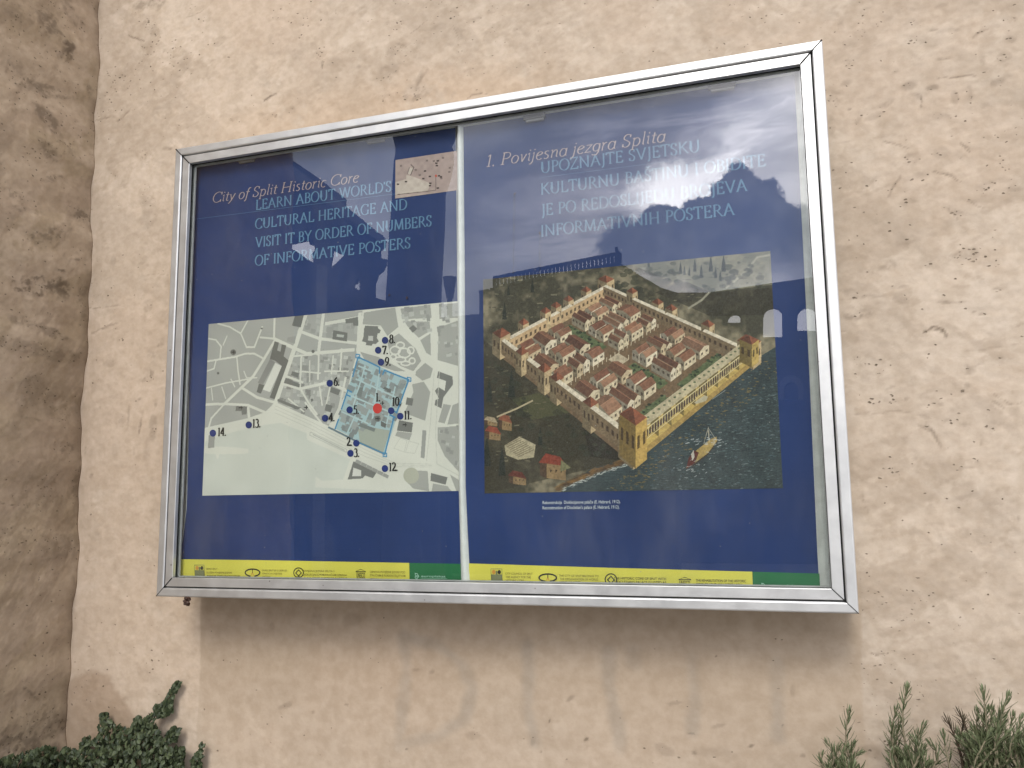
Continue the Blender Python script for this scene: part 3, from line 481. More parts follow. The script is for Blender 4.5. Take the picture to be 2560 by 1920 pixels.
G['K'] = (.86, [[(.18, 0), (.18, 1)], [(.72, 1), (.20, .48)], [(.34, .60), (.80, 0)], sf(.18, .02), sf(.18, .98), sf(.70, .98, .09), sf(.80, .02, .08)])
G['L'] = (.70, [[(.18, 0), (.18, 1)], [(.08, .02), (.62, .02), (.65, .22)], sf(.18, .98)])
G['M'] = (1.1, [[(.14, 0), (.20, 1)], [(.20, 1), (.55, .06)], [(.55, .06), (.88, 1)], [(.88, 1), (.95, 0)], sf(.14, .02, .09), sf(.95, .02), sf(.17, .98, .07), sf(.92, .98, .07)])
G['N'] = (.98, [[(.17, 0), (.17, 1)], [(.15, 1), (.80, .0)], [(.80, 0), (.80, 1)], sf(.17, .02, .09), sf(.12, .98, .07), sf(.80, .98, .09)])
G['O'] = (.96, [arc(.48, .5, .40, .5, 0, 360, 32)])
G['P'] = (.70, [[(.18, 0), (.18, 1)], [(.08, .98), (.36, .98)] + arc(.36, .725, .25, .255, 90, -90) + [(.18, .47)], sf(.18, .02, .12)])
G['R'] = (.84, [[(.18, 0), (.18, 1)], [(.08, .98), (.36, .98)] + arc(.36, .74, .24, .24, 90, -90) + [(.18, .50)], [(.38, .50), (.76, 0)], sf(.18, .02), sf(.78, .02, .07)])
G['S'] = (.62, [arc(.31, .745, .205, .255, 35, 180, 12) + [(.13, .64), (.31, .52), (.48, .37)] + arc(.30, .255, .21, .255, 20, -150, 12), [(.49, .97), (.49, .76)], [(.11, .03), (.11, .26)]])
G['T'] = (.78, [[(.39, 0), (.39, 1)], [(.06, .80), (.07, .98), (.71, .98), (.72, .80)], sf(.39, .02, .12)])
G['U'] = (.94, [[(.18, 1), (.18, .34)] + arc(.47, .34, .29, .34, 180, 360, 16) + [(.76, 1)], sf(.18, .98), sf(.76, .98, .09)])
G['V'] = (.90, [[(.10, 1), (.46, 0)], [(.45, 0), (.80, 1)], sf(.10, .98), sf(.80, .98, .09)])
G['W'] = (1.24, [[(.09, 1), (.37, 0)], [(.37, 0), (.62, 1)], [(.62, 1), (.88, 0)], [(.88, 0), (1.14, 1)], sf(.09, .98), sf(.62, .98, .09), sf(1.14, .98, .08)])
G['Y'] = (.84, [[(.08, 1), (.42, .46)], [(.76, 1), (.42, .46)], [(.42, .48), (.42, 0)], sf(.08, .98), sf(.76, .98, .09), sf(.42, .02, .12)])
G['Z'] = (.76, [[(.08, .80), (.09, .98), (.66, .98), (.07, .02), (.67, .02), (.69, .22)]])
G["'"] = (.22, [[(.11, 1), (.10, .74)]])
G['.'] = (.26, [[(.12, -.02), (.12, .11)]])
G[' '] = (.40, [])
def caron(g, cx): return (G[g][0], G[g][1] + [[(cx - .14, 1.26), (cx, 1.10)], [(cx + .14, 1.26), (cx, 1.10)]])
G['Š'] = caron('S', .31); G['Ž'] = caron('Z', .38); G['Đ'] = (G['D'][0], G['D'][1] + [[(.02, .5), (.40, .5)]])
LI = {}
LI['i'] = (.30, [[(.06, .56), (.15, .64), (.15, .08), (.24, .02)], [(.15, .84), (.15, .93)]])
LI['t'] = (.36, [[(.18, .86), (.16, .10), (.22, .02), (.32, .06)], [(.04, .62), (.33, .62)]])
LI['y'] = (.52, [[(.08, .62), (.26, .04)], [(.48, .64), (.26, .04), (.08, -.26), (.00, -.26)]])
LI['o'] = (.56, [arc(.28, .31, .215, .32, 0, 360, 24)])
LI['f'] = (.36, [arc(.36, .82, .13, .16, 60, 180, 8) + [(.20, .6), (.16, -.16), (.04, -.28)], [(.06, .62), (.38, .62)]])
LI['S'] = G['S']; LI['H'] = G['H']; LI['C'] = G['C']; LI['P'] = G['P']; LI['.'] = G['.']; LI[' '] = (.30, [])
LI['p'] = (.58, [[(.04, .58), (.13, .64), (.13, -.28)], arc(.30, .31, .20, .32, 150, -150, 20), sf(.13, -.27, .09)])
LI['l'] = (.28, [[(.06, 1.0), (.14, 1.02), (.14, .08), (.22, .02)]])
LI['r'] = (.42, [[(.05, .58), (.13, .64), (.13, 0)], [(.13, .42), (.24, .60), (.36, .62)]])
LI['s'] = (.44, [arc(.22, .475, .13, .15, 40, 190, 10) + [(.22, .33), (.33, .24)] + arc(.20, .155, .14, .155, 20, -150, 10)])
LI['c'] = (.48, [arc(.27, .31, .21, .32, 50, 310, 20)])
LI['e'] = (.50, [[(.08, .33), (.30, .38), (.42, .48)] + arc(.27, .31, .205, .32, 40, 315, 20)])
LI['v'] = (.50, [[(.06, .60), (.13, .62), (.22, .02)], [(.22, .02), (.44, .62)]])
LI['j'] = (.28, [[(.06, .58), (.15, .64), (.12, -.12), (.02, -.27), (-.08, -.26)], [(.15, .84), (.15, .93)]])
LI['z'] = (.46, [[(.07, .60), (.41, .60), (.05, .03), (.42, .03)]])
LI['a'] = (.56, [arc(.26, .31, .20, .32, 20, 340, 22), [(.46, .64), (.44, .08), (.52, .02)]])
LI['g'] = (.54, [arc(.27, .33, .20, .30, 0, 360, 22), [(.46, .62), (.44, -.05), (.34, -.26), (.12, -.26), (.06, -.18)]])
LI['n'] = (.58, [[(.05, .58), (.13, .64), (.13, 0)], [(.13, .40), (.28, .60), (.40, .60), (.44, .48), (.43, .08), (.51, .02)]])
NU = {'.': (.30, [[(.12, -.02), (.12, .14)]])}
NU['0'] = (.60, [arc(.30, .5, .22, .5, 0, 360, 24)])
NU['1'] = (.42, [[(.22, 0), (.22, 1)], [(.08, .86), (.22, .98)], sf(.22, .02, .13)])
NU['2'] = (.58, [arc(.28, .74, .19, .26, 170, -20, 12) + [(.42, .52), (.08, .03)], [(.06, .05), (.52, .05), (.53, .18)]])
NU['3'] = (.56, [arc(.25, .75, .17, .24, 150, -80, 12), arc(.25, .27, .22, .27, 85, -150, 14)])
NU['4'] = (.62, [[(.42, 0), (.42, 1)], [(.42, 1), (.05, .28)], [(.04, .28), (.58, .28)]])
NU['5'] = (.56, [[(.48, .97), (.16, .97), (.12, .55)], arc(.25, .30, .23, .31, 120, -150, 14)])
NU['6'] = (.58, [arc(.29, .30, .21, .30, 0, 360, 20), [(.09, .34), (.16, .72), (.44, 1.0)]])
NU['7'] = (.56, [[(.06, .80), (.07, .96), (.52, .96)], [(.52, .96), (.20, 0)]])
NU['8'] = (.58, [arc(.29, .75, .17, .24, 0, 360, 20), arc(.29, .26, .21, .26, 0, 360, 20)])
NU['9'] = (.58, [arc(.29, .70, .21, .30, 0, 360, 20), [(.49, .66), (.42, .28), (.14, 0)]])
def stroke_mesh(verts, faces, pts, wfun, y):
    p = [np.array(a, float) for a in pts]; n = len(p)
    closed = n > 3 and np.linalg.norm(p[0] - p[-1]) < 1e-6
    dirs = [(p[i + 1] - p[i]) / (np.linalg.norm(p[i + 1] - p[i]) + 1e-12) for i in range(n - 1)]
    b0 = len(verts)
    for i in range(n):
        if closed and i in (0, n - 1): d = dirs[0] + dirs[-1]
        elif i == 0: d = dirs[0]
        elif i == n - 1: d = dirs[-1]
        else: d = dirs[i - 1] + dirs[i]
        d = d / (np.linalg.norm(d) + 1e-12); nr = np.array([-d[1], d[0]]); wv = wfun(d) / 2
        ref = dirs[min(i, n - 2)]; k = 1 / max(0.55, abs(float(np.dot(nr, np.array([-ref[1], ref[0]])))))
        verts.append((p[i][0] + nr[0] * wv * k, y, p[i][1] + nr[1] * wv * k)); verts.append((p[i][0] - nr[0] * wv * k, y, p[i][1] - nr[1] * wv * k))
    for i in range(n - 1):
        a = b0 + 2 * i; faces.append((a, a + 1, a + 3, a + 2))
def text_width(s, font): return sum(font[c][0] for c in s)
def lettering(name, s, font, p0, p1, cap, Y, m, parent, T=0.135, tt=0.05, slant=0.0, width=None):
    """p0, p1 = left and right ends of the baseline (metres in the plane), cap = capital height"""
    x0, z0 = p0; x1 = p1; wtot = text_width(s, font); sx = (x1 - x0) / wtot if x1 is not None else cap * (width or 0.8)
    def wf(d):
        a = math.atan2(d[1], d[0]); return cap * (tt + (T - tt) * abs(math.sin(a + math.radians(14))) ** 1.5)
    V, F = [], []; cx = 0.0; k = 0
    for ch in s:
        gw, st = font[ch]
        for pl in st:
            stroke_mesh(V, F, [(x0 + (cx + px) * sx + slant * pz * cap, z0 + pz * cap) for px, pz in pl], wf, Y - 1.5e-5 * (k % 9)); k += 1
        cx += gw
    return mesh(name, V, F, m, parent)
def line(name, s, font, a, b, capref, Y, m, parent, **kw):
    A, B = at(*a, Y), at(*b, Y); cap = at(*capref[0], Y)[2] - at(*capref[1], Y)[2]
    return lettering(name, s, font, (A[0], (A[2] + B[2]) / 2), B[0], cap, Y, m, parent, **kw)
def sans(name, s, x0, z0, x1, cap, Y, m, parent, bold=0.0):
    cu = bpy.data.curves.new(name, 'FONT'); cu.body = s; cu.size = 1.0; cu.offset = bold; cu.resolution_u = 3
    tmp = bpy.data.objects.new(name, cu); COL.objects.link(tmp); bpy.context.view_layer.update()
    me = bpy.data.meshes.new_from_object(tmp.evaluated_get(bpy.context.evaluated_depsgraph_get())); bpy.data.objects.remove(tmp)
    co = np.empty(len(me.vertices) * 3); me.vertices.foreach_get('co', co); co = co.reshape(-1, 3)
    wdt = co[:, 0].max() - co[:, 0].min(); capn = 0.70; out = np.empty_like(co)
    sxx = (x1 - x0) / wdt if x1 else cap / capn
    out[:, 0] = x0 + (co[:, 0] - co[:, 0].min()) * sxx; out[:, 1] = Y; out[:, 2] = z0 + co[:, 1] * cap / capn
    me.vertices.foreach_set('co', out.ravel()); me.name = name; me.update()
    return link(name, me, m, parent)

# ------------------------------------------------------------------ colour prints (map and picture), painted as dense colour meshes
def vnoise(h, w_, cells, rng=RNG):
    a = rng.random((int(h / cells) + 3, int(w_ / cells) + 3)); y = np.arange(h) / cells; x = np.arange(w_) / cells
    yi, xi = y.astype(int), x.astype(int); fy = (y - yi)[:, None]; fx = (x - xi)[None]; fy = fy * fy * (3 - 2 * fy); fx = fx * fx * (3 - 2 * fx)
    g = lambda dy, dx: a[np.ix_(yi + dy, xi + dx)]
    return (g(0, 0) * (1 - fx) + g(0, 1) * fx) * (1 - fy) + (g(1, 0) * (1 - fx) + g(1, 1) * fx) * fy
def lin(c): c = np.array(c, float) / 255; return np.where(c < 0.04045, c / 12.92, ((c + 0.055) / 1.055) ** 2.4)
class Print:
    def __init__(s, corners, conv, wpx, Y):
        q = [at(*conv(*c), Y) for c in corners]; s.conv, s.Y = conv, Y
        s.x0, s.x1 = (q[0][0] + q[3][0]) / 2, (q[1][0] + q[2][0]) / 2; s.z1, s.z0 = (q[0][2] + q[1][2]) / 2, (q[2][2] + q[3][2]) / 2
        s.w = wpx; s.h = int(wpx * (s.z1 - s.z0) / (s.x1 - s.x0)); s.a = np.zeros((s.h, s.w, 3))
    def ij(s, p):
        q = at(*s.conv(*p), s.Y); return ((q[0] - s.x0) / (s.x1 - s.x0) * s.w, (s.z1 - q[2]) / (s.z1 - s.z0) * s.h)
    def mask(s, P):
        P = np.array(P); x0, x1 = max(0, int(P[:, 0].min()) - 1), min(s.w, int(P[:, 0].max()) + 2); y0, y1 = max(0, int(P[:, 1].min()) - 1), min(s.h, int(P[:, 1].max()) + 2)
        if x1 <= x0 or y1 <= y0: return None
        X, Y = np.meshgrid(np.arange(x0, x1) + .5, np.arange(y0, y1) + .5); ins = np.zeros(X.shape, bool)
        for (ax, ay), (bx, by) in zip(P, np.roll(P, -1, 0)):
            if ay == by: continue
            c = ((ay > Y) != (by > Y)) & (X < (bx - ax) * (Y - ay) / (by - ay) + ax); ins ^= c
        return (slice(y0, y1), slice(x0, x1)), ins
    def fill(s, poly, col, alpha=1.0, raw=False, tex=None):
        r = s.mask(poly if raw else [s.ij(p) for p in poly])
        if r is None: return
        sl, m = r; c = lin(col); t = s.a[sl]
        cc = np.broadcast_to(c, t.shape) if tex is None else c * tex[sl][..., None]
        t[m] = t[m] * (1 - alpha) + cc[m] * alpha
    def stroke(s, pts, wd, col, alpha=1.0, raw=False):
        P = [np.array(p if raw else s.ij(p), float) for p in pts]
        for a, b in zip(P, P[1:]):
            d = b - a; L = np.linalg.norm(d)
            if L < 1e-6: continue
            n = np.array([-d[1], d[0]]) / L * wd / 2; e = d / L * wd * 0.35
            s.fill([a - e + n, b + e + n, b + e - n, a - e - n], col, alpha, True)
    def build(s, name, parent):
        h, w_ = s.h, s.w; X = np.linspace(s.x0, s.x1, w_); Z = np.linspace(s.z1, s.z0, h)
        co = np.empty((h, w_, 3)); co[..., 0] = X; co[..., 1] = s.Y; co[..., 2] = Z[:, None]
        idx = np.arange(h * w_).reshape(h, w_); f = np.stack([idx[1:, :-1], idx[1:, 1:], idx[:-1, 1:], idx[:-1, :-1]], -1).reshape(-1, 4)
        me = bpy.data.meshes.new(name); me.vertices.add(h * w_); me.vertices.foreach_set('co', co.ravel())
        me.loops.add(f.size); me.loops.foreach_set('vertex_index', f.ravel().astype(np.int32)); me.polygons.add(len(f))
        me.polygons.foreach_set('loop_start', np.arange(0, f.size, 4, dtype=np.int32)); me.update(calc_edges=True)
        ca = me.color_attributes.new('print', 'FLOAT_COLOR', 'POINT'); c = np.ones((h, w_, 4)); c[..., :3] = np.clip(s.a, 0, 1); ca.data.foreach_set('color', c.ravel())
        return link(name, me, M['print'], parent)

# ------------------------------------------------------------------ the two posters
YS, YB, YI, YT = YP, YP - 0.0006, YP - 0.0012, YP - 0.0018      # sheet, ink fields, pictures, lettering
def poster(label, sheet, field):
    r = thing('poster', label, 'poster', 'posters in the display case')
    me = flat('paper_sheet', [sheet], YS, M['paper'], r, D); flat('blue_field', [field], YB, M['blue'], r, D); return r
left = poster('left navy poster with English heading, small inset sheet and grey street map',
    [(417, 352), (984, 268), (987, 420), (989, 650), (992, 1060), (996, 1215), (998, 1285), (384, 1285), (386, 1215), (396, 1150), (402, 1100), (405, 1000), (407, 850), (412, 600)],
    [(419, 359), (984, 276), (986, 420), (988, 650), (991, 1060), (995, 1216), (996, 1285), (387, 1285), (387, 1240), (388, 1205), (397, 1150), (403, 1100), (406, 1000), (408, 850), (413, 600)])
right = poster('right navy poster with Croatian heading above a picture of a walled seaside town',
    [(1000, 266), (1716, 152), (1720, 240), (1732, 480), (1748, 800), (1758, 1000), (1767, 1200), (1773, 1292), (1019, 1290), (1014, 1240), (1010, 1160), (1005, 1050), (1003, 600)],
    [(1001, 274), (1716, 161), (1720, 240), (1732, 480), (1748, 800), (1757, 1000), (1766, 1200), (1772, 1292), (1020, 1290), (1015, 1240), (1011, 1160), (1006, 1050), (1004, 600)])
# rolled white edge standing up between the sheets
V, F = [], []; ys = [(988, 268, 1000, 266), (989, 600, 1003, 600), (992, 1050, 1005.5, 1050), (994, 1160, 1010.5, 1160), (996, 1225, 1014, 1235), (998, 1288, 1019, 1290)]
fine = []
for (a, b) in zip(ys, ys[1:]): fine += [tuple(a[i] + (b[i] - a[i]) * k / 6 for i in range(4)) for k in range(6)]
fine.append(ys[-1])
for r_ in fine:
    a, b = at(*D(r_[0], r_[1]), YP), at(*D(r_[2], r_[3]), YP)
    for k in range(11):
        tt = k / 10; q = a + (b - a) * tt; V.append((q[0], YP - 0.001 - 0.0065 * math.sin(math.pi * tt) ** 0.8, q[2]))
for j in range(len(fine) - 1):
    for k in range(10): i = j * 11 + k; F.append((i, i + 1, i + 12, i + 11))
mesh('curled_edge', V, F, M['paper'], right, True)

# bottom bands
def band(parent, yel, grn):
    y = flat('yellow_band', [yel], YI, M['yellow'], parent, D); g2 = flat('green_band', [grn], YI, M['green'], parent, D); return y, g2
yl, gl_ = band(left, [(387, 1208), (560, 1210), (884, 1216), (885, 1288), (386, 1288)], [(884.3, 1216), (995, 1218), (997, 1290), (885.3, 1289)])
yr, gr_ = band(right, [(1012, 1217), (1300, 1226), (1625, 1235), (1627, 1292), (1017, 1292)], [(1625.3, 1235), (1770, 1239), (1773, 1294), (1627.3, 1293)])

# headings
LT = [(('LEARN ABOUT WORLD\'S'), C1(697, 712), C1(1615, 592)), ('CULTURAL HERITAGE AND', C1(694, 836), C1(1722, 718)),
      ('VISIT IT BY ORDER OF NUMBERS', C1(695, 960), C1(1888, 830)), ('OF INFORMATIVE POSTERS', C1(692, 1087), C1(1745, 975))]
for s_, a, b in LT: line('text_line', s_, G, a, b, (C1(700, 645), C1(700, 712)), YT, M['ink_lt'], left, T=0.15, tt=0.055)
line('title', 'City of Split Historic Core', LI, C1(402, 664), C1(1392, 530), (C1(880, 535), C1(880, 604)), YT - 2e-4, M['ink_ti'], left, slant=0.22, T=0.105)
RT = [('UPOZNAJTE SVJETSKU', C2(457, 769), C2(1326, 645)), ('KULTURNU BAŠTINU I OBIĐITE', C2(457, 881), C2(1682, 728)),
      ('JE PO REDOSLIJEDU BROJEVA', C2(462, 992), C2(1582, 865)), ('INFORMATIVNIH POSTERA', C2(457, 1110), C2(1513, 991))]
for s_, a, b in RT: line('text_line', s_, G, a, b, (C2(470, 1046), C2(470, 1108)), YT, M['ink_lt'], right, T=0.15, tt=0.055)
t1 = dict(LI); t1['1'] = NU['1']
line('title', '1. Povijesna jezgra Splita', t1, C2(158, 729), C2(1135, 598), (C2(270, 655), C2(270, 719)), YT - 2e-4, M['ink_ti'], right, slant=0.22, T=0.105)
def fold(parent, a, b):                       # fine crease across the heading
    A, B = at(*a, YT), at(*b, YT); mesh('crease', [(A[0], YT, A[2]), (B[0], YT, B[2]), (B[0], YT, B[2] + .0006), (A[0], YT, A[2] + .0006)], [(0, 1, 2, 3)], M['ink_lt'], parent)
fold(left, C1(285, 778), C1(1640, 607)); fold(right, C2(455, 790), C2(1330, 680))
def small(parent, s_, a, b, capz, m, bold=0.0):
    A, B = at(*a, YT), at(*b, YT); return sans('caption', s_, A[0], (A[2] + B[2]) / 2, B[0], capz, YT, m, parent, bold)
cp = crop(1140, 1200, 2.0868)
small(right, 'Rekonstrukcija  Dioklecijanove palače (E. Hebrard, 1912).', cp(452, 122), cp(858, 124), 0.0062, M['ink_wh'], 0.012)
small(right, "Reconstruction of Diocletian's palace (E. Hebrard, 1912).", cp(452, 150), cp(853, 151), 0.0062, M['ink_wh'], 0.012)

# emblems and small print in the yellow bands
def blockcap(parent, rows, conv, m):
    for s_, a, b, h in rows:
        A, B = at(*conv(*a), YT), at(*conv(*b), YT); z = (A[2] + B[2]) / 2; hh = at(*conv(a[0], a[1] - h), YT)[2] - A[2]
        sans('caption', s_, A[0], z, B[0], hh, YT, m, parent, 0.006)
K1 = crop(440, 1395, 6.1444); K2 = crop(790, 1395, 5.6718); K3 = crop(1170, 1400, 5.1442); K4 = crop(1590, 1400, 4.5143)
blockcap(yl, [('GRAD SPLIT', (462, 180), (636, 178), 26), ('SLUŽBA POVIJESNE JEZGRE', (468, 236), (862, 238), 26), ('GRAD SPLIT JE U UDRUZI', (1318, 202), (1704, 208), 28), ('GRADOVA SVJETSKE', (1325, 250), (1630, 254), 26), ('BAŠTINE', (1330, 296), (1450, 298), 26)], K1, M['ink_ol'])
blockcap(yl, [('AGENCIJA STARE GRADSKE JEZGRE', (470, 284), (985, 292), 26)], K1, M['ink_dk'])
blockcap(yl, [('POVIJESNA JEZGRA SPLITA S', (-190, 198), (262, 200), 28), ('DIOKLECIJANOVOM PALAČOM UPISANA', (-185, 250), (438, 254), 28), ('JE NA POPIS SVJETSKE BAŠTINE', (-180, 294), (442, 300), 26)], K2, M['ink_ol'])
blockcap(yl, [('OBNOVA POVIJESNE JEZGRE POD', (762, 208), (1266, 220), 30), ('STRUČNIM JE POKROVITELJSTVOM', (764, 260), (1268, 270), 30), ('UNESCO-A', (766, 302), (890, 306), 22)], K2, M['ink_ol'])
blockcap(yr, [('CITY COUNCIL OF SPLIT', (478, 186), (832, 194), 28), ('THE AGENCY FOR THE', (484, 230), (808, 238), 28), ('HISTORIC CORE', (488, 272), (720, 276), 26), ('THE CITY OF SPLIT BELONGS TO', (1172, 208), (1680, 228), 28),
              ('THE ORGANIZATION OF WORLD', (1182, 252), (1674, 270), 28), ('HERITAGE CITIES', (1186, 292), (1446, 298), 24)], K3, M['ink_ol'])
blockcap(yr, [('THE HISTORIC CORE OF SPLIT WITH', (-248, 218), (340, 226), 26), ("DIOCLETIAN'S PALACE IS LISTED AS", (-246, 258), (342, 266), 26), ('THE REHABILITATION OF THE HISTORIC', (676, 242), (1242, 254), 28), ('CORE OF SPLIT ARE UNDER HIGH', (678, 286), (1196, 294), 28)], K4, M['ink_dk'])
def outline(name, conv, pts, wd, m, parent, Y=None):          # closed or open printed line, width in metres
    Y = Y or YT; q = [at(*conv(*p), Y) for p in pts]; V, F = [], []
    stroke_mesh(V, F, [(a[0], a[2]) for a in q], lambda d: wd, Y); return mesh(name, V, F, m, parent)
def ell(cx, cy, rx, ry, a0=0, a1=360, n=30): return [(cx + rx * math.cos(math.radians(a0 + (a1 - a0) * k / n)), cy + ry * math.sin(math.radians(a0 + (a1 - a0) * k / n))) for k in range(n + 1)]
def emblem(parent, cvt, poly, name='emblem'):
    e = None
    for kind, pts, arg, m in poly:
        if kind == 'line': o = outline('emblem' if e is None else 'emblem_mark', cvt, pts, arg, m, parent if e is None else e)
        else: o = flat('emblem' if e is None else 'emblem_mark', [pts], YT - arg, m, parent if e is None else e, cvt)
        e = e or o
    return e
def town_crest(parent, cvt, x0, y0, x1, y1):
    w_, h_ = x1 - x0, y1 - y0
    emblem(parent, cvt, [('fill', [(x0, y0 + .45 * h_), (x1, y0 + .45 * h_), (x1 + .08 * w_, y1), (x0 + .06 * w_, y1)], 0.0, M['ink_gr']), ('line', [(x0, y0), (x1, y0), (x1 + .03 * w_, y1), (x0 + .04 * w_, y1), (x0, y0)], 0.0010, M['ink_gr']),
        ('fill', ell(x0 + .26 * w_, y0 + .25 * h_, .16 * w_, .18 * h_), 1e-4, M['ink_or']), ('fill', ell(x0 + .76 * w_, y0 + .26 * h_, .15 * w_, .17 * h_), 1e-4, M['ink_dk']),
        ('fill', [(x0 + .44 * w_, y0 + .15 * h_), (x0 + .58 * w_, y0 + .15 * h_), (x0 + .6 * w_, y0 + .45 * h_), (x0 + .44 * w_, y0 + .45 * h_)], 1e-4, M['ink_gr'])])
def oval_emblem(parent, cvt, cx, cy, rx, ry):
    emblem(parent, cvt, [('line', ell(cx, cy, rx, ry, 105, 435), 0.0030, M['ink_dk']), ('line', [(cx, cy - ry), (cx, cy + .1 * ry)], 0.0016, M['ink_dk']),
        ('line', [(cx - .12 * rx, cy + .9 * ry), (cx - .10 * rx, cy + .2 * ry), (cx + .05 * rx, cy + .1 * ry), (cx + .16 * rx, cy + .9 * ry)], 0.0014, M['ink_or'])])
def diamond_emblem(parent, cvt, cx, cy, r):
    emblem(parent, cvt, [('line', ell(cx, cy, r, r, 100, 440), 0.0022, M['ink_dk']), ('line', [(cx - .1 * r, cy + .98 * r), (cx - .1 * r, cy + .55 * r), (cx - .58 * r, cy + .05 * r), (cx, cy - .58 * r), (cx + .58 * r, cy + .05 * r), (cx + .1 * r, cy + .55 * r), (cx + .1 * r, cy + .98 * r)], 0.0020, M['ink_dk'])])
def temple_emblem(parent, cvt, x0, y0, x1, y1, text='UNESCO'):
    w_, h_ = x1 - x0, y1 - y0
    e = emblem(parent, cvt, [('line', [(x0, y0 + .22 * h_), (x0 + w_ / 2, y0), (x1, y0 + .22 * h_), (x0, y0 + .22 * h_)], 0.0012, M['ink_dk']), ('fill', [(x0 + .02 * w_, y0 + .22 * h_), (x1 - .02 * w_, y0 + .22 * h_), (x1 - .02 * w_, y0 + .30 * h_), (x0 + .02 * w_, y0 + .30 * h_)], 1e-4, M['ink_dk']),
        ('fill', [(x0 + .04 * w_, y1 - .1 * h_), (x1 - .04 * w_, y1 - .1 * h_), (x1 + .04 * w_, y1), (x0 - .04 * w_, y1)], 0.0, M['ink_dk'])])
    A, B = at(*cvt(x0 + .08 * w_, y1 - .16 * h_), YT), at(*cvt(x1 - .08 * w_, y1 - .16 * h_), YT); hh = at(*cvt(x0 + .1 * w_, y0 + .36 * h_), YT)[2] - A[2]
    sans('emblem_text', text, A[0], A[2], B[0], hh, YT, M['ink_dk'], e, 0.01)
town_crest(yl, K1, 285, 108, 432, 285); oval_emblem(yl, K1, 1175, 225, 112, 55); diamond_emblem(yl, K1, 1882, 226, 74)
temple_emblem(yl, K2, 562, 160, 705, 300)
town_crest(yr, K3, 294, 114, 436, 272); oval_emblem(yr, K3, 1026, 228, 112, 48); diamond_emblem(yr, K3, 1838, 252, 74)
temple_emblem(yr, K4, 480, 196, 622, 300)
def adman(parent, cvt, x, y, s_):
    emblem(parent, cvt, [('line', [(x, y), (x + .35 * s_, y + .1 * s_), (x + .6 * s_, y + .5 * s_), (x + .3 * s_, y + .95 * s_), (x, y + .75 * s_), (x + .05 * s_, y + .4 * s_), (x, y)], 0.0012, M['ink_gw']), ('line', ell(x + .3 * s_, y + .5 * s_, .12 * s_, .14 * s_), 0.0010, M['ink_gw'])])
adman(gl_, K2, 1405, 215, 88); adman(gr_, K4, 1420, 262, 62)
blockcap(gl_, [('europlakat', (1492, 268), (1838, 278), 30)], K2, M['ink_gw']); blockcap(gr_, [('europlakat', (1510, 300), (1858, 308), 28)], K4, M['ink_gw'])
outline('underline', K2, [(1480, 286), (1862, 294)], 0.0006, M['ink_gw'], gl_)

# --- street map
mp = Print([(125, 268), (2041, 112), (2057, 1562), (83, 1592)], C3, 760, YI)
CREAM, G1, G2, DK, SEA = (228, 227, 214), (180, 180, 173), (166, 166, 160), (118, 118, 113), (216, 218, 207)
mp.a[:] = lin(CREAM)
F_ = mp.fill; S_ = mp.stroke
F_([(60, 1620), (100, 1180), (300, 1110), (560, 1050), (680, 1035), (880, 1115), (885, 1165), (1215, 1315), (1160, 1470), (1000, 1480), (950, 1445), (945, 1530), (1300, 1545), (1600, 1570), (1600, 1620)], SEA)
F_([(100, 1215), (300, 1220), (435, 1235), (435, 1270), (330, 1275), (210, 1275), (205, 1310), (190, 1310), (185, 1275), (95, 1270)], CREAM)
F_([(120, 240), (1310, 175), (1280, 420), (1250, 560), (1190, 790), (1050, 1060), (640, 875), (560, 955), (430, 1000), (95, 1075)], G1)
F_([(128, 1130), (178, 1120), (172, 1225), (124, 1230)], G2)
for p in ([(1320, 190), (1560, 150), (1585, 300), (1500, 370), (1450, 290), (1310, 280)], [(1600, 160), (1830, 130), (1840, 230), (1790, 235), (1620, 240)], [(1630, 255), (1825, 260), (1830, 330), (1740, 385), (1650, 290)], [(1752, 402), (1830, 350), (1835, 520), (1800, 500)],
          [(1895, 130), (2040, 115), (2043, 230), (1900, 240)], [(1895, 305), (2043, 250), (2043, 600), (1885, 555)], [(1500, 405), (1590, 350), (1720, 470), (1760, 560), (1700, 640), (1600, 600), (1520, 520)], [(1720, 640), (1790, 575), (1850, 620), (1830, 690), (1770, 712), (1715, 670)],
          [(1690, 740), (1780, 720), (1830, 800), (1790, 1020), (1630, 960), (1700, 800)], [(1290, 490), (1430, 530), (1640, 640), (1560, 640), (1330, 560)], [(1575, 1100), (1690, 1115), (1670, 1170), (1560, 1135)], [(1930, 890), (1990, 900), (1940, 1040), (1890, 1030)], [(2000, 900), (2050, 880), (2050, 1040), (1960, 1050)],
          [(1885, 1070), (2050, 1060), (2055, 1420), (1940, 1290), (1885, 1170)], [(1720, 1400), (1810, 1405), (1820, 1560), (1700, 1540), (1640, 1480), (1625, 1430), (1660, 1400)], [(1850, 1500), (1960, 1520), (2000, 1565), (1840, 1562)], [(1980, 1430), (2060, 1480), (2060, 1560), (2030, 1560)]):
    F_(p, (176, 176, 168))
for p in ([(770, 1070), (795, 1090), (1800, 1095)],): pass
F_([(1770, 1090), (1800, 1095), (1785, 1310), (1755, 1300)], G2)
rr = random.Random(3)
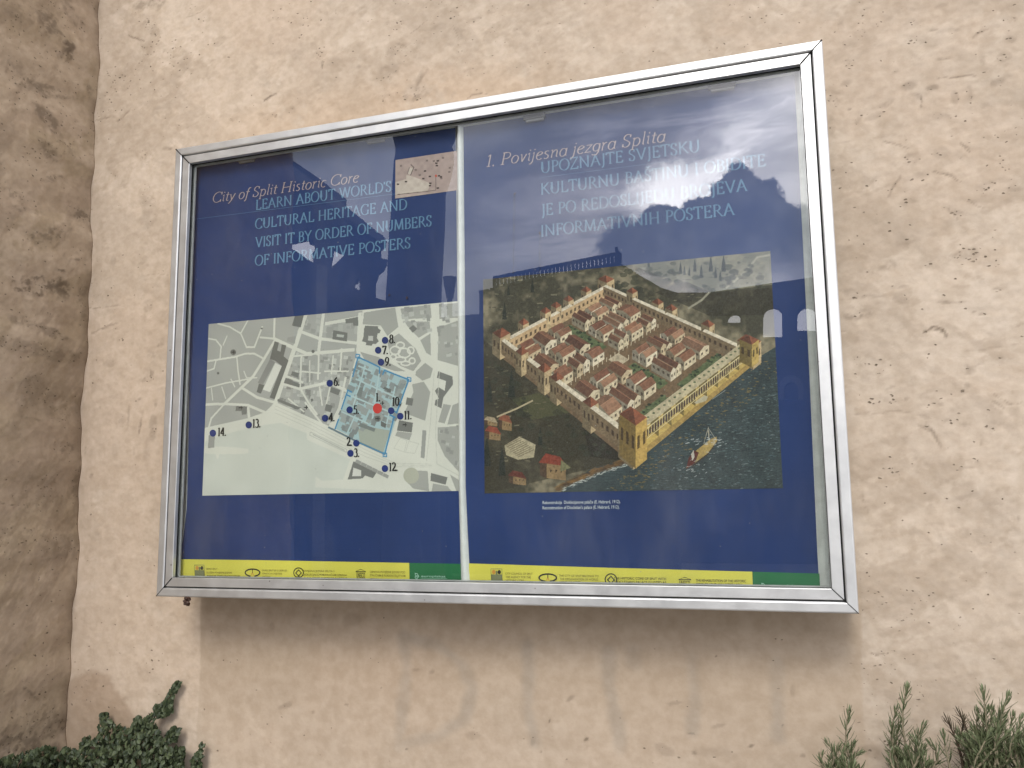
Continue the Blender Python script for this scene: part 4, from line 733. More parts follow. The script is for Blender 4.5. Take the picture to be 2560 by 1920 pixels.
def crumbs(poly, n, ang, smin, smax, cols, a=1.0):      # small building footprints in the dense quarters
    xs = [p[0] for p in poly]; ys_ = [p[1] for p in poly]
    def inside(x, y):
        c = False
        for (ax, ay), (bx, by) in zip(poly, poly[1:] + poly[:1]):
            if (ay > y) != (by > y) and x < (bx - ax) * (y - ay) / (by - ay) + ax: c = not c
        return c
    k = 0
    while k < n:
        x, y = rr.uniform(min(xs), max(xs)), rr.uniform(min(ys_), max(ys_))
        if not inside(x, y): continue
        k += 1; w_, h_ = rr.uniform(smin, smax), rr.uniform(smin, smax); ca, sa = math.cos(ang), math.sin(ang)
        F_([(x + ca * a_ * w_ - sa * b_ * h_, y + sa * a_ * w_ + ca * b_ * h_) for a_, b_ in ((-.5, -.5), (.5, -.5), (.5, .5), (-.5, .5))], rr.choice(cols), a)
crumbs([(760, 480), (1240, 520), (1180, 790), (1050, 1050), (650, 870)], 120, 0.1, 14, 46, [(192, 192, 184), (160, 160, 154), (205, 205, 196), (148, 148, 142)])
crumbs([(1600, 160), (1830, 130), (1830, 330), (1640, 290)], 22, -0.15, 16, 42, [(196, 196, 188), (160, 160, 154)])
crumbs([(1895, 130), (2043, 115), (2043, 600), (1890, 550)], 24, -0.1, 16, 42, [(196, 196, 188), (160, 160, 154)])
crumbs([(1890, 1070), (2050, 1060), (2050, 1400), (1940, 1280)], 14, 0.2, 14, 36, [(196, 196, 188), (160, 160, 154)])
crumbs([(1010, 280), (1290, 230), (1270, 420), (990, 380)], 16, 0.05, 20, 60, [(190, 190, 182), (170, 170, 164)])
crumbs([(870, 215), (1000, 205), (970, 380), (830, 330)], 9, 0.2, 20, 50, [(190, 190, 182), (166, 166, 160)])
for pts, wd in (([(200, 275), (290, 300), (375, 350), (420, 455)], 4), ([(430, 250), (375, 350)], 4), ([(130, 390), (185, 400), (225, 450), (215, 550)], 4), ([(270, 370), (240, 440)], 3), ([(110, 565), (330, 530), (410, 505), (480, 505), (545, 540)], 5), ([(420, 455), (480, 455), (540, 300)], 5),
    ([(525, 380), (630, 390)], 5), ([(635, 228), (630, 390), (640, 410)], 6), ([(640, 400), (545, 560), (470, 680), (250, 890)], 8), ([(345, 530), (355, 640), (370, 740)], 4), ([(185, 560), (170, 620), (112, 640)], 4), ([(105, 770), (260, 730), (430, 700)], 4), ([(150, 770), (160, 860)], 3), ([(230, 760), (260, 850)], 3),
    ([(300, 700), (330, 760)], 3), ([(400, 640), (420, 690), (500, 690)], 3), ([(95, 895), (250, 890), (430, 900), (560, 955)], 7), ([(250, 890), (150, 1000), (130, 1070)], 5), ([(430, 900), (440, 1005)], 8), ([(390, 770), (500, 840), (640, 880)], 7), ([(640, 395), (780, 460), (880, 505), (970, 500), (1240, 475)], 9), ([(872, 205), (800, 430), (640, 890)], 13),
    ([(820, 330), (980, 390), (1270, 425)], 8), ([(1010, 195), (985, 390), (970, 510)], 9), ([(1030, 275), (1310, 225)], 9), ([(1290, 200), (1275, 480)], 10), ([(770, 525), (920, 515)], 5), ([(840, 530), (830, 775)], 5), ([(830, 640), (985, 655)], 4), ([(975, 500), (968, 700)], 5), ([(1085, 520), (1070, 660)], 4), ([(1150, 470), (1138, 640)], 5),
    ([(730, 680), (850, 725)], 6), ([(690, 730), (830, 775), (1050, 725), (1190, 790)], 8), ([(830, 770), (900, 890), (960, 970)], 5), ([(980, 760), (1000, 900)], 4), ([(1060, 760), (1030, 900)], 4), ([(870, 880), (1000, 1045)], 5), ([(1180, 690), (1100, 1060)], 6), ([(1020, 640), (1200, 640)], 4), ([(905, 560), (905, 720)], 3), ([(740, 850), (860, 950)], 4)):
    S_(pts, wd, CREAM)
F_([(640, 575), (690, 600), (600, 800), (545, 780)], (232, 231, 220))
F_([(635, 410), (668, 420), (655, 480), (680, 490), (690, 432), (725, 442), (705, 525), (742, 557), (635, 855), (597, 842), (690, 600), (640, 560), (598, 545)], DK)
F_([(600, 545), (640, 570), (548, 740), (505, 730)], (150, 150, 145)); F_([(515, 735), (557, 745), (530, 812), (497, 800)], DK)
F_([(790, 218), (860, 208), (835, 305), (768, 290)], (122, 122, 118)); F_([(735, 380), (800, 370), (790, 430), (730, 410)], G2)
for p in ([(1085, 325), (1195, 345), (1190, 412), (1078, 395)], [(1178, 240), (1215, 235), (1275, 222), (1278, 292), (1240, 290), (1235, 268), (1180, 275)], [(1330, 290), (1430, 295), (1428, 310), (1450, 325), (1440, 350), (1425, 350), (1420, 385), (1435, 410), (1410, 432), (1385, 430), (1382, 445), (1335, 440), (1338, 420), (1305, 410), (1318, 375), (1320, 320)],
          [(1700, 285), (1730, 315), (1695, 345), (1665, 310)], [(1890, 640), (2000, 680), (2005, 740), (1930, 840), (1915, 925), (1862, 900), (1870, 860), (1895, 850), (1865, 790), (1890, 760), (1940, 790), (1950, 715), (1880, 690)], [(1650, 840), (1700, 850), (1690, 905), (1640, 895)], [(1590, 1015), (1697, 1035), (1687, 1110), (1573, 1095)],
          [(1240, 1330), (1420, 1412), (1390, 1460), (1330, 1440), (1310, 1462), (1195, 1470)], [(1835, 1420), (1962, 1452), (1947, 1510), (1830, 1480)], [(1030, 890), (1080, 905), (1065, 955), (1018, 940)], [(1070, 760), (1140, 785), (1125, 825), (1060, 800)], [(660, 850), (840, 920), (810, 935), (655, 870)], [(720, 690), (830, 740), (825, 765), (705, 730)], [(340, 905), (425, 910), (420, 970), (385, 975), (380, 945), (335, 945)], [(770, 640), (825, 655), (815, 690), (760, 670)]):
    F_(p, (128, 128, 123))
F_([(1113, 355), (1168, 362), (1165, 382), (1110, 375)], (196, 200, 190)); F_([(1353, 368), (1392, 370), (1390, 408), (1352, 405)], (200, 200, 192)); F_([(1240, 1380), (1300, 1400), (1300, 1445), (1230, 1445)], (225, 224, 214))
for p in ([(1560, 480, 38, 30)], [(1630, 500, 46, 36)], [(1600, 440, 30, 22)], [(1690, 560, 22, 22)], [(1600, 550, 40, 20)], [(1640, 580, 34, 16)], [(1680, 480, 24, 26)], [(1545, 530, 22, 18)]):
    for e in p: mp.stroke(ell(*e), 4, CREAM)
F_(ell(1683, 1440, 60, 62), (190, 190, 172))
for p in ([(1600, 1150), (1650, 1170), (1630, 1260), (1550, 1230)], [(1665, 1175), (1740, 1195), (1710, 1270), (1640, 1262)]): S_(p + p[:1], 1.5, (205, 204, 192))
for off in (0, 26, 54): S_([(640, 905 + off), (900, 1020 + off), (1330, 1240 + off), (1560, 1345 + off * .5), (1840, 1352 + off * .4)], 1.4, (206, 205, 193))
S_([(910, 1105), (1190, 1240), (1185, 1262), (905, 1130), (910, 1105)], 2, (196, 196, 186)); S_([(930, 1125), (1170, 1245)], 2.5, (186, 186, 178))
S_([(1860, 640), (1830, 1040), (1800, 1330)], 1.5, (205, 204, 192)); S_([(1900, 640), (1870, 1100), (1880, 1350), (2050, 1440)], 1.5, (205, 204, 192))
for k in range(6): S_([(1265 + k * 42, 1330 + k * 21), (1290 + k * 42, 1342 + k * 21)], 9, G2)
pal = [(1275, 530), (1665, 705), (1480, 1280), (1100, 1080)]
F_(pal, (176, 201, 203)); F_([(1275, 1085), (1330, 1060), (1520, 1095), (1468, 1262), (1290, 1192)], (176, 182, 168))
crumbs([(1270, 560), (1640, 720), (1560, 1060), (1330, 1050), (1260, 1160), (1120, 1075)], 150, 0.42, 22, 58, [(148, 156, 154), (160, 166, 162), (140, 146, 144), (168, 174, 170)])
for pts in ([(1280, 600), (1380, 640)], [(1440, 640), (1385, 1000)], [(1200, 820), (1540, 960)], [(1330, 600), (1240, 900)], [(1560, 760), (1490, 1060)], [(1150, 950), (1350, 1040)], [(1260, 700), (1590, 850)], [(1270, 940), (1190, 1120)]): S_(pts, 4, (190, 212, 212))
F_([(1480, 760), (1530, 780), (1525, 805), (1500, 800), (1495, 785), (1465, 775)], (108, 112, 108)); F_(ell(1425, 1003, 24, 24), DK); F_([(1290, 760), (1315, 765), (1300, 840), (1262, 825)], (128, 134, 130)); F_([(1450, 1020), (1495, 1045), (1485, 1075), (1450, 1060)], (108, 110, 106)); F_([(1295, 1035), (1410, 1080), (1400, 1105), (1275, 1060)], (128, 134, 130))
BL = (72, 146, 190)
for p in ([(1275, 530), (1440, 608)], [(1478, 632), (1665, 705), (1570, 960)], [(1548, 1000), (1480, 1280)], [(1100, 1080), (1125, 1010)], [(1148, 930), (1195, 790)], [(1235, 680), (1275, 530)], [(1440, 608), (1440, 655)], [(1478, 632), (1465, 665)], [(1195, 785), (1225, 800)], [(1185, 820), (1215, 832)], [(1530, 935), (1570, 955)], [(1520, 975), (1560, 995)]): S_(p, 4, BL)
S_([(1050, 1070), (1290, 1190), (1480, 1275)], 5, (110, 130, 138)); S_([(1290, 1190), (1480, 1275)], 2.5, BL)
for cx, cy in ((1275, 525), (1668, 702), (1482, 1280)): S_([(cx - 14, cy - 16), (cx + 14, cy - 10), (cx + 12, cy + 16), (cx - 15, cy + 12), (cx - 14, cy - 16)], 3, BL)
for cx, cy, r in ((318, 494, 22), (930, 488, 12), (922, 860, 10), (202, 655, 10), (536, 312, 8)): F_(ell(cx, cy, r, r), DK)
for cx, cy in ((318, 494), (376, 920), (1635, 1050), (1425, 1003), (1460, 885), (876, 917)): S_([(cx - 14, cy), (cx + 14, cy)], 2.5, (50, 50, 48)); S_([(cx + 4, cy - 12), (cx + 4, cy + 12)], 2.5, (50, 50, 48))
mp.a *= (0.93 + 0.10 * vnoise(mp.h, mp.w, 60))[..., None] * 0.82
city_map = mp.build('city_map', left)
for cx, cy in ((1483, 402), (1430, 478), (1452, 570), (1058, 732), (1211, 936), (1530, 943), (1600, 985), (1022, 1000), (436, 1052), (160, 1115), (1262, 1192), (1217, 1270), (1482, 1387)):
    flat('map_marker', [ell(cx, cy, 25, 27)], YT, M['ink_navy'], city_map, C3)
mk = flat('map_marker', [ell(1424, 925, 35, 39)], YT, M['ink_red'], city_map, C3); mk['label'] = 'large red round marker'
for s_, x, y in (('8.', 1515, 425), ('7.', 1462, 510), ('9.', 1482, 598), ('6.', 1088, 752), ('5.', 1240, 968), ('1.', 1410, 872), ('10.', 1536, 905), ('11.', 1628, 1010), ('4.', 1050, 1025), ('13.', 463, 1073), ('14.', 196, 1138), ('2.', 1186, 1213), ('3.', 1243, 1298), ('12.', 1512, 1407)):
    A = at(*C3(x, y), YT); hh = at(*C3(x, y - 64), YT)[2] - A[2]
    lettering('map_number', s_, NU, (A[0], A[2]), None, hh, YT - 1e-4, M['ink_dk'], city_map, T=0.20, tt=0.10, width=0.95)

# --- small inset sheet stuck on the left poster
KI = crop(960, 360, 10.0545)
ins = Print([(285, 395), (1835, 180), (1855, 1180), (285, 1350)], KI, 260, YI)
ins.a[:] = lin((172, 152, 145)); ins.fill([(285, 960), (560, 880), (560, 780), (680, 800), (1100, 960), (1160, 1010), (1100, 1180), (285, 1270)], (196, 182, 170))
ins.fill([(285, 1290), (1835, 1180), (1855, 1230), (285, 1360)], (186, 168, 158)); ins.a *= (0.86 + 0.24 * vnoise(ins.h, ins.w, 14))[..., None]
ins.fill([(660, 590), (740, 610), (680, 780), (600, 750)], (196, 184, 172)); ins.stroke([(680, 520), (750, 590), (670, 780)], 4, (110, 96, 92)); ins.stroke([(640, 590), (590, 750)], 3, (126, 112, 108))
for x, y in ((430, 550), (1080, 420), (1250, 430), (1480, 350), (800, 650), (1440, 860), (1650, 600), (1640, 700), (900, 780)): ins.fill([(x - 28, y - 20), (x + 28, y - 24), (x + 26, y + 22), (x - 28, y + 24)], (124, 108, 104))
for x, y in ((1345, 425), (1310, 485), (1325, 545), (1025, 680), (1145, 815), (1375, 800), (1425, 825), (985, 870), (550, 945), (350, 1010), (1160, 985), (1150, 1045), (1345, 1105)): ins.fill([(x - 26, y - 18), (x + 34, y - 20), (x + 34, y + 18), (x - 26, y + 20)], (62, 48, 46))
ins.fill(ell(1305, 800, 26, 34), (190, 84, 66)); ins.stroke([(1300, 830), (1302, 1160), (345, 1265)], 2.2, (80, 66, 62))
ins.a *= 0.92; ins.build('inset_sheet', left)

# --- picture on the right poster: a plain invented walled harbour town seen from the air
pc = Print([(80, 238), (1880, 78), (1950, 1577), (68, 1577)], C4, 860, YI)
n1, n2, n3, n4 = (vnoise(pc.h, pc.w, c) for c in (90, 32, 11, 4))
land = (0.45 * n1 + 0.3 * n2 + 0.25 * n3)
pc.a[:] = lin((70, 66, 50)) + (lin((142, 130, 104)) - lin((60, 58, 44))) * np.clip((land - 0.47) * 3.2, 0, 1)[..., None] ** 1.3
tx = 0.72 + 0.56 * (0.5 * n3 + 0.5 * n4)
stripes = np.sin(np.arange(pc.h)[:, None] * 0.9 + 9 * n2 + 5 * n1) * 0.5 + 0.5
PF, PS = pc.fill, pc.stroke
pr = random.Random(5)
PF([(980, 150), (1900, 60), (1900, 300), (1500, 330), (1250, 250)], (142, 138, 116), 0.55); PF([(1340, 260), (1500, 330), (1900, 280), (1900, 470), (1500, 480), (1150, 330)], (52, 48, 36), 0.75)
PF([(60, 620), (420, 880), (700, 1010), (990, 1300), (900, 1400), (60, 1600)], (58, 52, 36), 0.75); PF([(250, 1000), (420, 960), (640, 1080), (380, 1130)], (86, 84, 54), 0.8)
PF([(700, 1180), (990, 1280), (980, 1390), (740, 1360)], (34, 27, 20), 0.75)
for k in range(900):                          # fields, scrub and tracks
    x, y = pr.uniform(60, 1900), pr.uniform(90, 1400)
    if y < 560 - abs(x - 840) * .3 or x < 520:
        l = pr.uniform(8, 46); t = pr.uniform(2, 8); c = pr.choice([(150, 140, 112), (46, 46, 34), (58, 56, 40), (108, 98, 74), (122, 114, 90), (40, 40, 30)])
        PF([(x, y), (x + l, y - pr.uniform(-4, 8)), (x + l * .9, y + t), (x + l * .1, y + t)], c, 0.55)
for p in ([(1600, 300), (1720, 200), (1790, 110), (1900, 90)], [(1360, 430), (1440, 380), (1490, 330)]): PS(p, 6, (168, 160, 136), 0.8)
for x, y, h in ((1310, 215, 80), (1335, 220, 60), (1365, 225, 60), (1400, 200, 85), (1440, 240, 90), (1500, 200, 105), (1530, 240, 75), (1560, 260, 70), (1580, 200, 110), (1110, 170, 60), (230, 350, 70), (380, 330, 90), (205, 500, 110), (110, 1020, 160), (250, 990, 180), (95, 1420, 190), (190, 1480, 180), (430, 1290, 120)):
    q = [(x - h * .13, y), (x - h * .09, y - h * .5), (x, y - h), (x + h * .09, y - h * .5), (x + h * .13, y)]; PF(q, (36, 42, 34), 0.92)
for k in range(150):
    x, y = pr.choice([(pr.uniform(90, 400), pr.uniform(760, 1250)), (pr.uniform(900, 1850), pr.uniform(140, 330)), (pr.uniform(420, 900), pr.uniform(1080, 1350))]); r = pr.uniform(8, 30)
    PF([(x + r * math.cos(a) * pr.uniform(.8, 1.3), y + r * .7 * math.sin(a) * pr.uniform(.8, 1.2)) for a in np.linspace(0, 6.1, 9)], pr.choice([(42, 46, 34), (52, 56, 40), (64, 64, 46)]), 0.7)
# sea
sea_poly = [(560, 1580), (740, 1440), (900, 1395), (1000, 1390), (1745, 770), (1960, 640), (1960, 1600), (560, 1600)]
seaC = lin((62, 74, 74)); sea_t = np.clip(0.78 + 0.30 * stripes * n3 + 0.25 * (n2 - .5), 0.3, 2)
r_ = pc.mask([pc.ij(p) for p in sea_poly]); sl, mk_ = r_
pc.a[sl][mk_] = (seaC * sea_t[sl][..., None])[mk_]
for k in range(2600):
    x, y = pr.uniform(600, 1945), pr.uniform(760, 1575)
    if (x - 1000) / 745 * 620 + (y - 1390) < 40 - 0: continue
    if x < 1000 and y < 1390 + (1000 - x) * .45: continue
    l = pr.uniform(10, 34); gold = 930 < x < 1090 and pr.random() < 0.7; near = (x - 1000) / 745 * 620 + (y - 1390) < 240 and pr.random() < .45
    c = (150, 124, 58) if gold or near else pr.choice([(104, 120, 118), (34, 44, 46), (26, 34, 36), (128, 138, 132), (44, 60, 62), (84, 100, 104)])
    PF([(x, y), (x + l * .5, y - pr.uniform(3, 7)), (x + l, y + pr.uniform(-3, 3)), (x + l * .5, y + pr.uniform(-1, 2))], c, 0.62)
for k in range(120):                          # surf on the beach
    u = pr.random(); x = 560 + 450 * u; y = 1578 - 185 * u ** 0.8 + pr.gauss(0, 7)
    PS([(x, y), (x + pr.uniform(6, 24), y - pr.uniform(0, 9))], pr.uniform(.8, 2.2), (196, 198, 186), 0.75)
    PF([(x - 50, y - 8), (x - 20, y - 24), (x + 4, y - 14), (x - 30, y + 2)], pr.choice([(104, 76, 46), (136, 100, 52), (72, 54, 36)]), 0.5)
QW, QN, QE, QS = (np.array(p, float) for p in ((185, 716), (842, 345), (1740, 770), (1003, 1372)))
Hm = None
def homog():
    A = []
    for (a, b), (x, y) in zip(((0, 0), (1, 0), (1, 1), (0, 1)), (QW, QN, QE, QS)):
        A.append([a, b, 1, 0, 0, 0, -x * a, -x * b, -x]); A.append([0, 0, 0, a, b, 1, -y * a, -y * b, -y])
    return np.linalg.svd(np.array(A))[2][-1].reshape(3, 3)
Hm = homog()
def P3(a, b, h=0.0):
    q = Hm @ np.array([a, b, 1.0]); q = q[:2] / q[2]; sc = 0.52 + 0.48 * (q[1] - 345) / 1027 * 1.0
    return (q[0], q[1] - h * sc)
def shade(c, k): return tuple(min(255, v * k) for v in c)
def block(a0, a1, b0, b1, h, ridge=0, axis='a', wall=(206, 178, 134), roof=(158, 98, 70), wins=True, h0=0):
    PF([P3(a0, b0, h0), P3(a0, b1, h0), P3(a0, b1, h), P3(a0, b0, h)], shade(wall, .60), tex=tx)            # face towards the viewer's left
    PF([P3(a0, b1, h0), P3(a1, b1, h0), P3(a1, b1, h), P3(a0, b1, h)], shade(wall, 1.0), tex=tx)            # face towards the sea
    if ridge:
        if axis == 'a':
            bm_ = (b0 + b1) / 2; PF([P3(a0, b0, h), P3(a1, b0, h), P3(a1, bm_, h + ridge), P3(a0, bm_, h + ridge)], shade(roof, .86), tex=tx)
            PF([P3(a0, b1, h), P3(a1, b1, h), P3(a1, bm_, h + ridge), P3(a0, bm_, h + ridge)], shade(roof, 1.08), tex=tx); PF([P3(a0, b0, h), P3(a0, b1, h), P3(a0, bm_, h + ridge)], shade(wall, .62))
            PS([P3(a0, bm_, h + ridge), P3(a1, bm_, h + ridge)], 1.3, shade(roof, 1.3))
        elif axis == 'b':
            am = (a0 + a1) / 2; PF([P3(a1, b0, h), P3(a1, b1, h), P3(am, b1, h + ridge), P3(am, b0, h + ridge)], shade(roof, 1.0), tex=tx)
            PF([P3(a0, b0, h), P3(a0, b1, h), P3(am, b1, h + ridge), P3(am, b0, h + ridge)], shade(roof, .80), tex=tx); PF([P3(a0, b1, h), P3(a1, b1, h), P3(am, b1, h + ridge)], shade(wall, 1.02))
            PS([P3(am, b0, h + ridge), P3(am, b1, h + ridge)], 1.3, shade(roof, 1.25))
        else:                                  # hipped
            c = P3((a0 + a1) / 2, (b0 + b1) / 2, h + ridge)
            for (p, q, k) in (((a1, b0), (a1, b1), .95), ((a0, b0), (a1, b0), .9), ((a0, b0), (a0, b1), .72), ((a0, b1), (a1, b1), 1.1)): PF([P3(*p, h), P3(*q, h), c], shade(roof, k), tex=tx)
    else: PF([P3(a0, b0, h), P3(a0, b1, h), P3(a1, b1, h), P3(a1, b0, h)], (226, 210, 182), tex=tx)
    if wins:
        for (fa, n) in ((True, max(2, int((b1 - b0) * 34))), (False, max(2, int((a1 - a0) * 30)))):
            for k in range(n):
                u = (k + .5) / n; e = .22 / n
                if fa: q = [P3(a0, b0 + (b1 - b0) * (u + s_ * e), h * zz + h0 * (1 - zz)) for s_, zz in ((-1, .42), (1, .42), (1, .72), (-1, .72))]
                else: q = [P3(a0 + (a1 - a0) * (u + s_ * e), b1, h * zz + h0 * (1 - zz)) for s_, zz in ((-1, .42), (1, .42), (1, .72), (-1, .72))]
                PF(q, (58, 40, 28), 0.85)
PF([P3(-.02, -.02), P3(1.02, -.02), P3(1.02, 1.02), P3(-.02, 1.02)], (120, 96, 70), tex=tx)
items = []
WH = 120
def tower(a, b, s_=.035, h=205): items.append(((1 - a) + b, lambda: block(a - s_, a + s_, b - s_, b + s_, h, 42, 'h', roof=(140, 84, 60))))
for a, b in ((0, 0), (1, 0), (1, 1), (0, 1)): tower(a, b, .042, 250 if (a, b) == (0, 1) else 190)
for t in (.22, .42, .52, .76): tower(-.01, t, .028, 175); tower(1.01, t, .026, 170)
for t in (.2, .40, .50, .62, .80): tower(t, -.01, .026, 170)
def wallrun(a0, a1, b0, b1): items.append(((1 - (a0 + a1) / 2) + (b0 + b1) / 2, lambda: block(a0, a1, b0, b1, WH, 0, wins=True, wall=(206, 172, 128))))
for k in range(8): wallrun(k / 8, (k + 1) / 8, 0, .03); wallrun(.97, 1.0, k / 8, (k + 1) / 8); wallrun(0, .03, k / 8, (k + 1) / 8)
rows = [(.07, .17), (.20, .31), (.34, .44), (.56, .66), (.69, .80), (.83, .93)]; cols = [(.08, .20), (.23, .36), (.39, .47), (.57, .67), (.70, .82)]
for i, (a0, a1) in enumerate(rows):
    for j, (b0, b1) in enumerate(cols):
        n = pr.choice([1, 2, 2]); ax = 'b' if (i + j) % 2 else 'a'
        for k in range(n):
            u0, u1 = k / n, (k + .92) / n; h = pr.uniform(58, 92); rc = pr.choice([(142, 100, 76), (132, 92, 70), (156, 116, 90), (120, 80, 62), (138, 96, 74)]); wc = pr.choice([(224, 204, 168), (208, 184, 146), (232, 214, 182)])
            if ax == 'a': bb = (b0 + (b1 - b0) * u0, b0 + (b1 - b0) * u1); aa = (a0, a1)
            else: bb = (b0, b1); aa = (a0 + (a1 - a0) * u0, a0 + (a1 - a0) * u1)
            items.append(((1 - (aa[0] + aa[1]) / 2) + (bb[0] + bb[1]) / 2, lambda aa=aa, bb=bb, h=h, ax=ax, rc=rc, wc=wc: block(aa[0], aa[1], bb[0], bb[1], h, 26, ax, wc, rc)))
def garden(a0, a1, b0, b1):
    def f():
        PF([P3(a0, b0, 6), P3(a0, b1, 6), P3(a1, b1, 6), P3(a1, b0, 6)], (96, 106, 70), tex=tx); q = random.Random(int(a0 * 1000))
        for k in range(46):
            a, b = q.uniform(a0, a1), q.uniform(b0, b1); x, y = P3(a, b, 12); r = q.uniform(6, 13); PF([(x + r * math.cos(t), y + r * .7 * math.sin(t)) for t in np.linspace(0, 5.6, 8)], q.choice([(60, 72, 46), (84, 96, 62), (112, 120, 84), (46, 54, 38)]))
    items.append(((1 - (a0 + a1) / 2) + (b0 + b1) / 2, f))
garden(.46, .54, .08, .40); garden(.08, .44, .855, .90); garden(.56, .94, .855, .90); garden(.46, .54, .60, .82)
items.append((.9, lambda: [PF([P3(.455, .48), P3(.455, .56), P3(.545, .56), P3(.545, .48)], (190, 172, 142), tex=tx)]))
for k in range(24):
    def colm(u=.06 + k / 24 * .9):
        for b in (.485, .555): PS([P3(u, b, 0), P3(u, b, 34)], 2.0, (214, 196, 164))
    items.append(((1 - (.06 + k / 24 * .9)) + .5, colm))
for _, f in sorted(items, key=lambda t: t[0]): f()
# sea wall with its gallery
for k in range(10):
    block(k / 10, (k + 1) / 10, .955, 1.0, WH + 12, 0, wins=False, wall=(204, 172, 96))
PF([P3(0.03, .955, WH + 14), P3(1, .955, WH + 14), P3(1, 1, WH + 14), P3(.03, 1, WH + 14)], (196, 180, 144), tex=tx)
for k in range(44):
    a = .05 + k / 44 * .92; e = .0072; PF([P3(a - e, 1, 62), P3(a + e, 1, 62), P3(a + e, 1, 100), P3(a, 1, 110), P3(a - e, 1, 100)], (84, 66, 58)); PS([P3(a + .0105, 1, 58), P3(a + .0105, 1, 112)], 1.3, (226, 204, 148))
    if k % 2: x, y = P3(a, .975, WH + 18); PF([(x + 9 * math.cos(t), y + 6 * math.sin(t)) for t in np.linspace(0, 5.6, 8)], pr.choice([(78, 88, 58), (104, 110, 78)]))
PS([P3(0, 1.004, 56), P3(1, 1.004, 56)], 2.0, (226, 204, 150)); PS([P3(0, 1.004, 122), P3(1, 1.004, 122)], 2.2, (232, 214, 168)); PF([P3(0, 1.0, 0), P3(1, 1.0, 0), P3(1, 1.02, -6), P3(0, 1.02, -6)], (176, 144, 82), tex=tx)
block(-.03, .05, .955, 1.045, 262, 46, 'h', wall=(204, 166, 92), roof=(140, 84, 60)); block(.97, 1.04, .965, 1.03, 196, 36, 'h', wall=(196, 164, 92), roof=(132, 78, 56))
# village and ruins at lower left
for x, y, w_, h_, rc in ((110, 1200, 70, 60, (150, 74, 52)), (190, 1130, 60, 70, (140, 84, 60)), (470, 1400, 120, 110, (138, 62, 44)), (260, 1480, 80, 60, (104, 52, 40)), (100, 1130, 60, 40, (176, 156, 124))):
    PF([(x, y), (x + w_, y + 18), (x + w_, y + h_), (x, y + h_ * .86)], (150, 122, 84), tex=tx); PF([(x, y), (x - w_ * .35, y - 6), (x - w_ * .35, y + h_ * .7), (x, y + h_ * .86)], (84, 62, 44), tex=tx); PF([(x - w_ * .42, y - 2), (x - w_ * .05, y - h_ * .55), (x + w_ * .7, y - h_ * .35), (x + w_ * 1.06, y + 22), (x, y + 4)], rc, tex=tx)
    for k in range(3): PF([(x + w_ * (.18 + .28 * k), y + h_ * .38), (x + w_ * (.28 + .28 * k), y + h_ * .42), (x + w_ * (.28 + .28 * k), y + h_ * .42), (x + w_ * (.18 + .28 * k), y + h_ * .58)], (52, 38, 28))
PF([(205, 1290), (300, 1235), (400, 1285), (390, 1365), (290, 1380), (215, 1350)], (182, 168, 134), tex=tx)
for k in range(9): PS([(212 + k * 10, 1290 + k * 9), (300 + k * 11, 1245 + k * 9)], 1.6, (120, 104, 80))
PS([(160, 1110), (280, 1060), (380, 1010)], 5, (190, 172, 136)); PF([(560, 1380), (620, 1430), (555, 1455)], (128, 124, 88), tex=tx)
# boats
PF([(1345, 1430), (1385, 1340), (1500, 1250), (1535, 1235), (1540, 1262), (1480, 1340), (1400, 1400)], (176, 148, 86), tex=tx); PF([(1345, 1440), (1360, 1370), (1392, 1320), (1425, 1335), (1400, 1400)], (92, 40, 32), tex=tx)
PS([(1385, 1420), (1480, 1345), (1540, 1265)], 2.5, (70, 48, 34)); PS([(1484, 1175), (1490, 1270)], 1.6, (198, 186, 160)); PS([(1484, 1180), (1455, 1280)], 1.0, (190, 180, 160)); PS([(1484, 1180), (1530, 1250)], 1.0, (190, 180, 160)); PF([(1376, 1345), (1392, 1320), (1398, 1362), (1384, 1388)], (200, 190, 172))
for k in range(70):
    x, y = pr.choice([(pr.gauss(1370, 60), pr.gauss(1420, 40)), (pr.gauss(1540, 30), pr.gauss(1275, 30)), (pr.gauss(1440, 60), pr.gauss(1270, 14))]); PS([(x, y), (x + pr.uniform(6, 22), y - pr.uniform(-3, 8))], pr.uniform(.7, 1.8), (198, 200, 192), 0.7)
PF([(1395, 1020), (1460, 975), (1482, 985), (1470, 1010), (1410, 1030)], (196, 184, 152)); PS([(1510, 1000), (1590, 945)], 1.5, (186, 186, 172), 0.6)
pc.a *= (0.86 + 0.20 * n4 + 0.12 * n2)[..., None] * np.array((0.78, 0.80, 0.84))
pc.build('town_picture', right)

# ------------------------------------------------------------------ clips on the hanging rail
for cx, cy, wd, m2 in ((533, 344, 33, 'clip_lip'), (812, 301, 37, 'clip_lip'), (1155, 254, 40, 'clip_lip'), (1560, 187, 52, 'clip_lip')):
    a, b = at(*D(cx - wd / 2, cy), YP - .006), at(*D(cx + wd / 2, cy), YP - .006); z = a[2] * .5 + b[2] * .5
    bm = bmesh.new(); bm_box(bm, a[0] - .004, b[0] + .003, YP - .0095, YP - .0025, z - .003, z + .011, .0012)
    bm_box(bm, a[0] + .002, b[0] - .006, YP - .0115, YP - .0090, z + .003, z + .009, .0005)
    c_ = from_bm('poster_clip', bm, M['clip'], case); box('clip_lip', a[0] + .001, b[0], YP - .0085, YP - .0030, z - .0085, z - .0032, M['clip_lip'], c_, .0008)

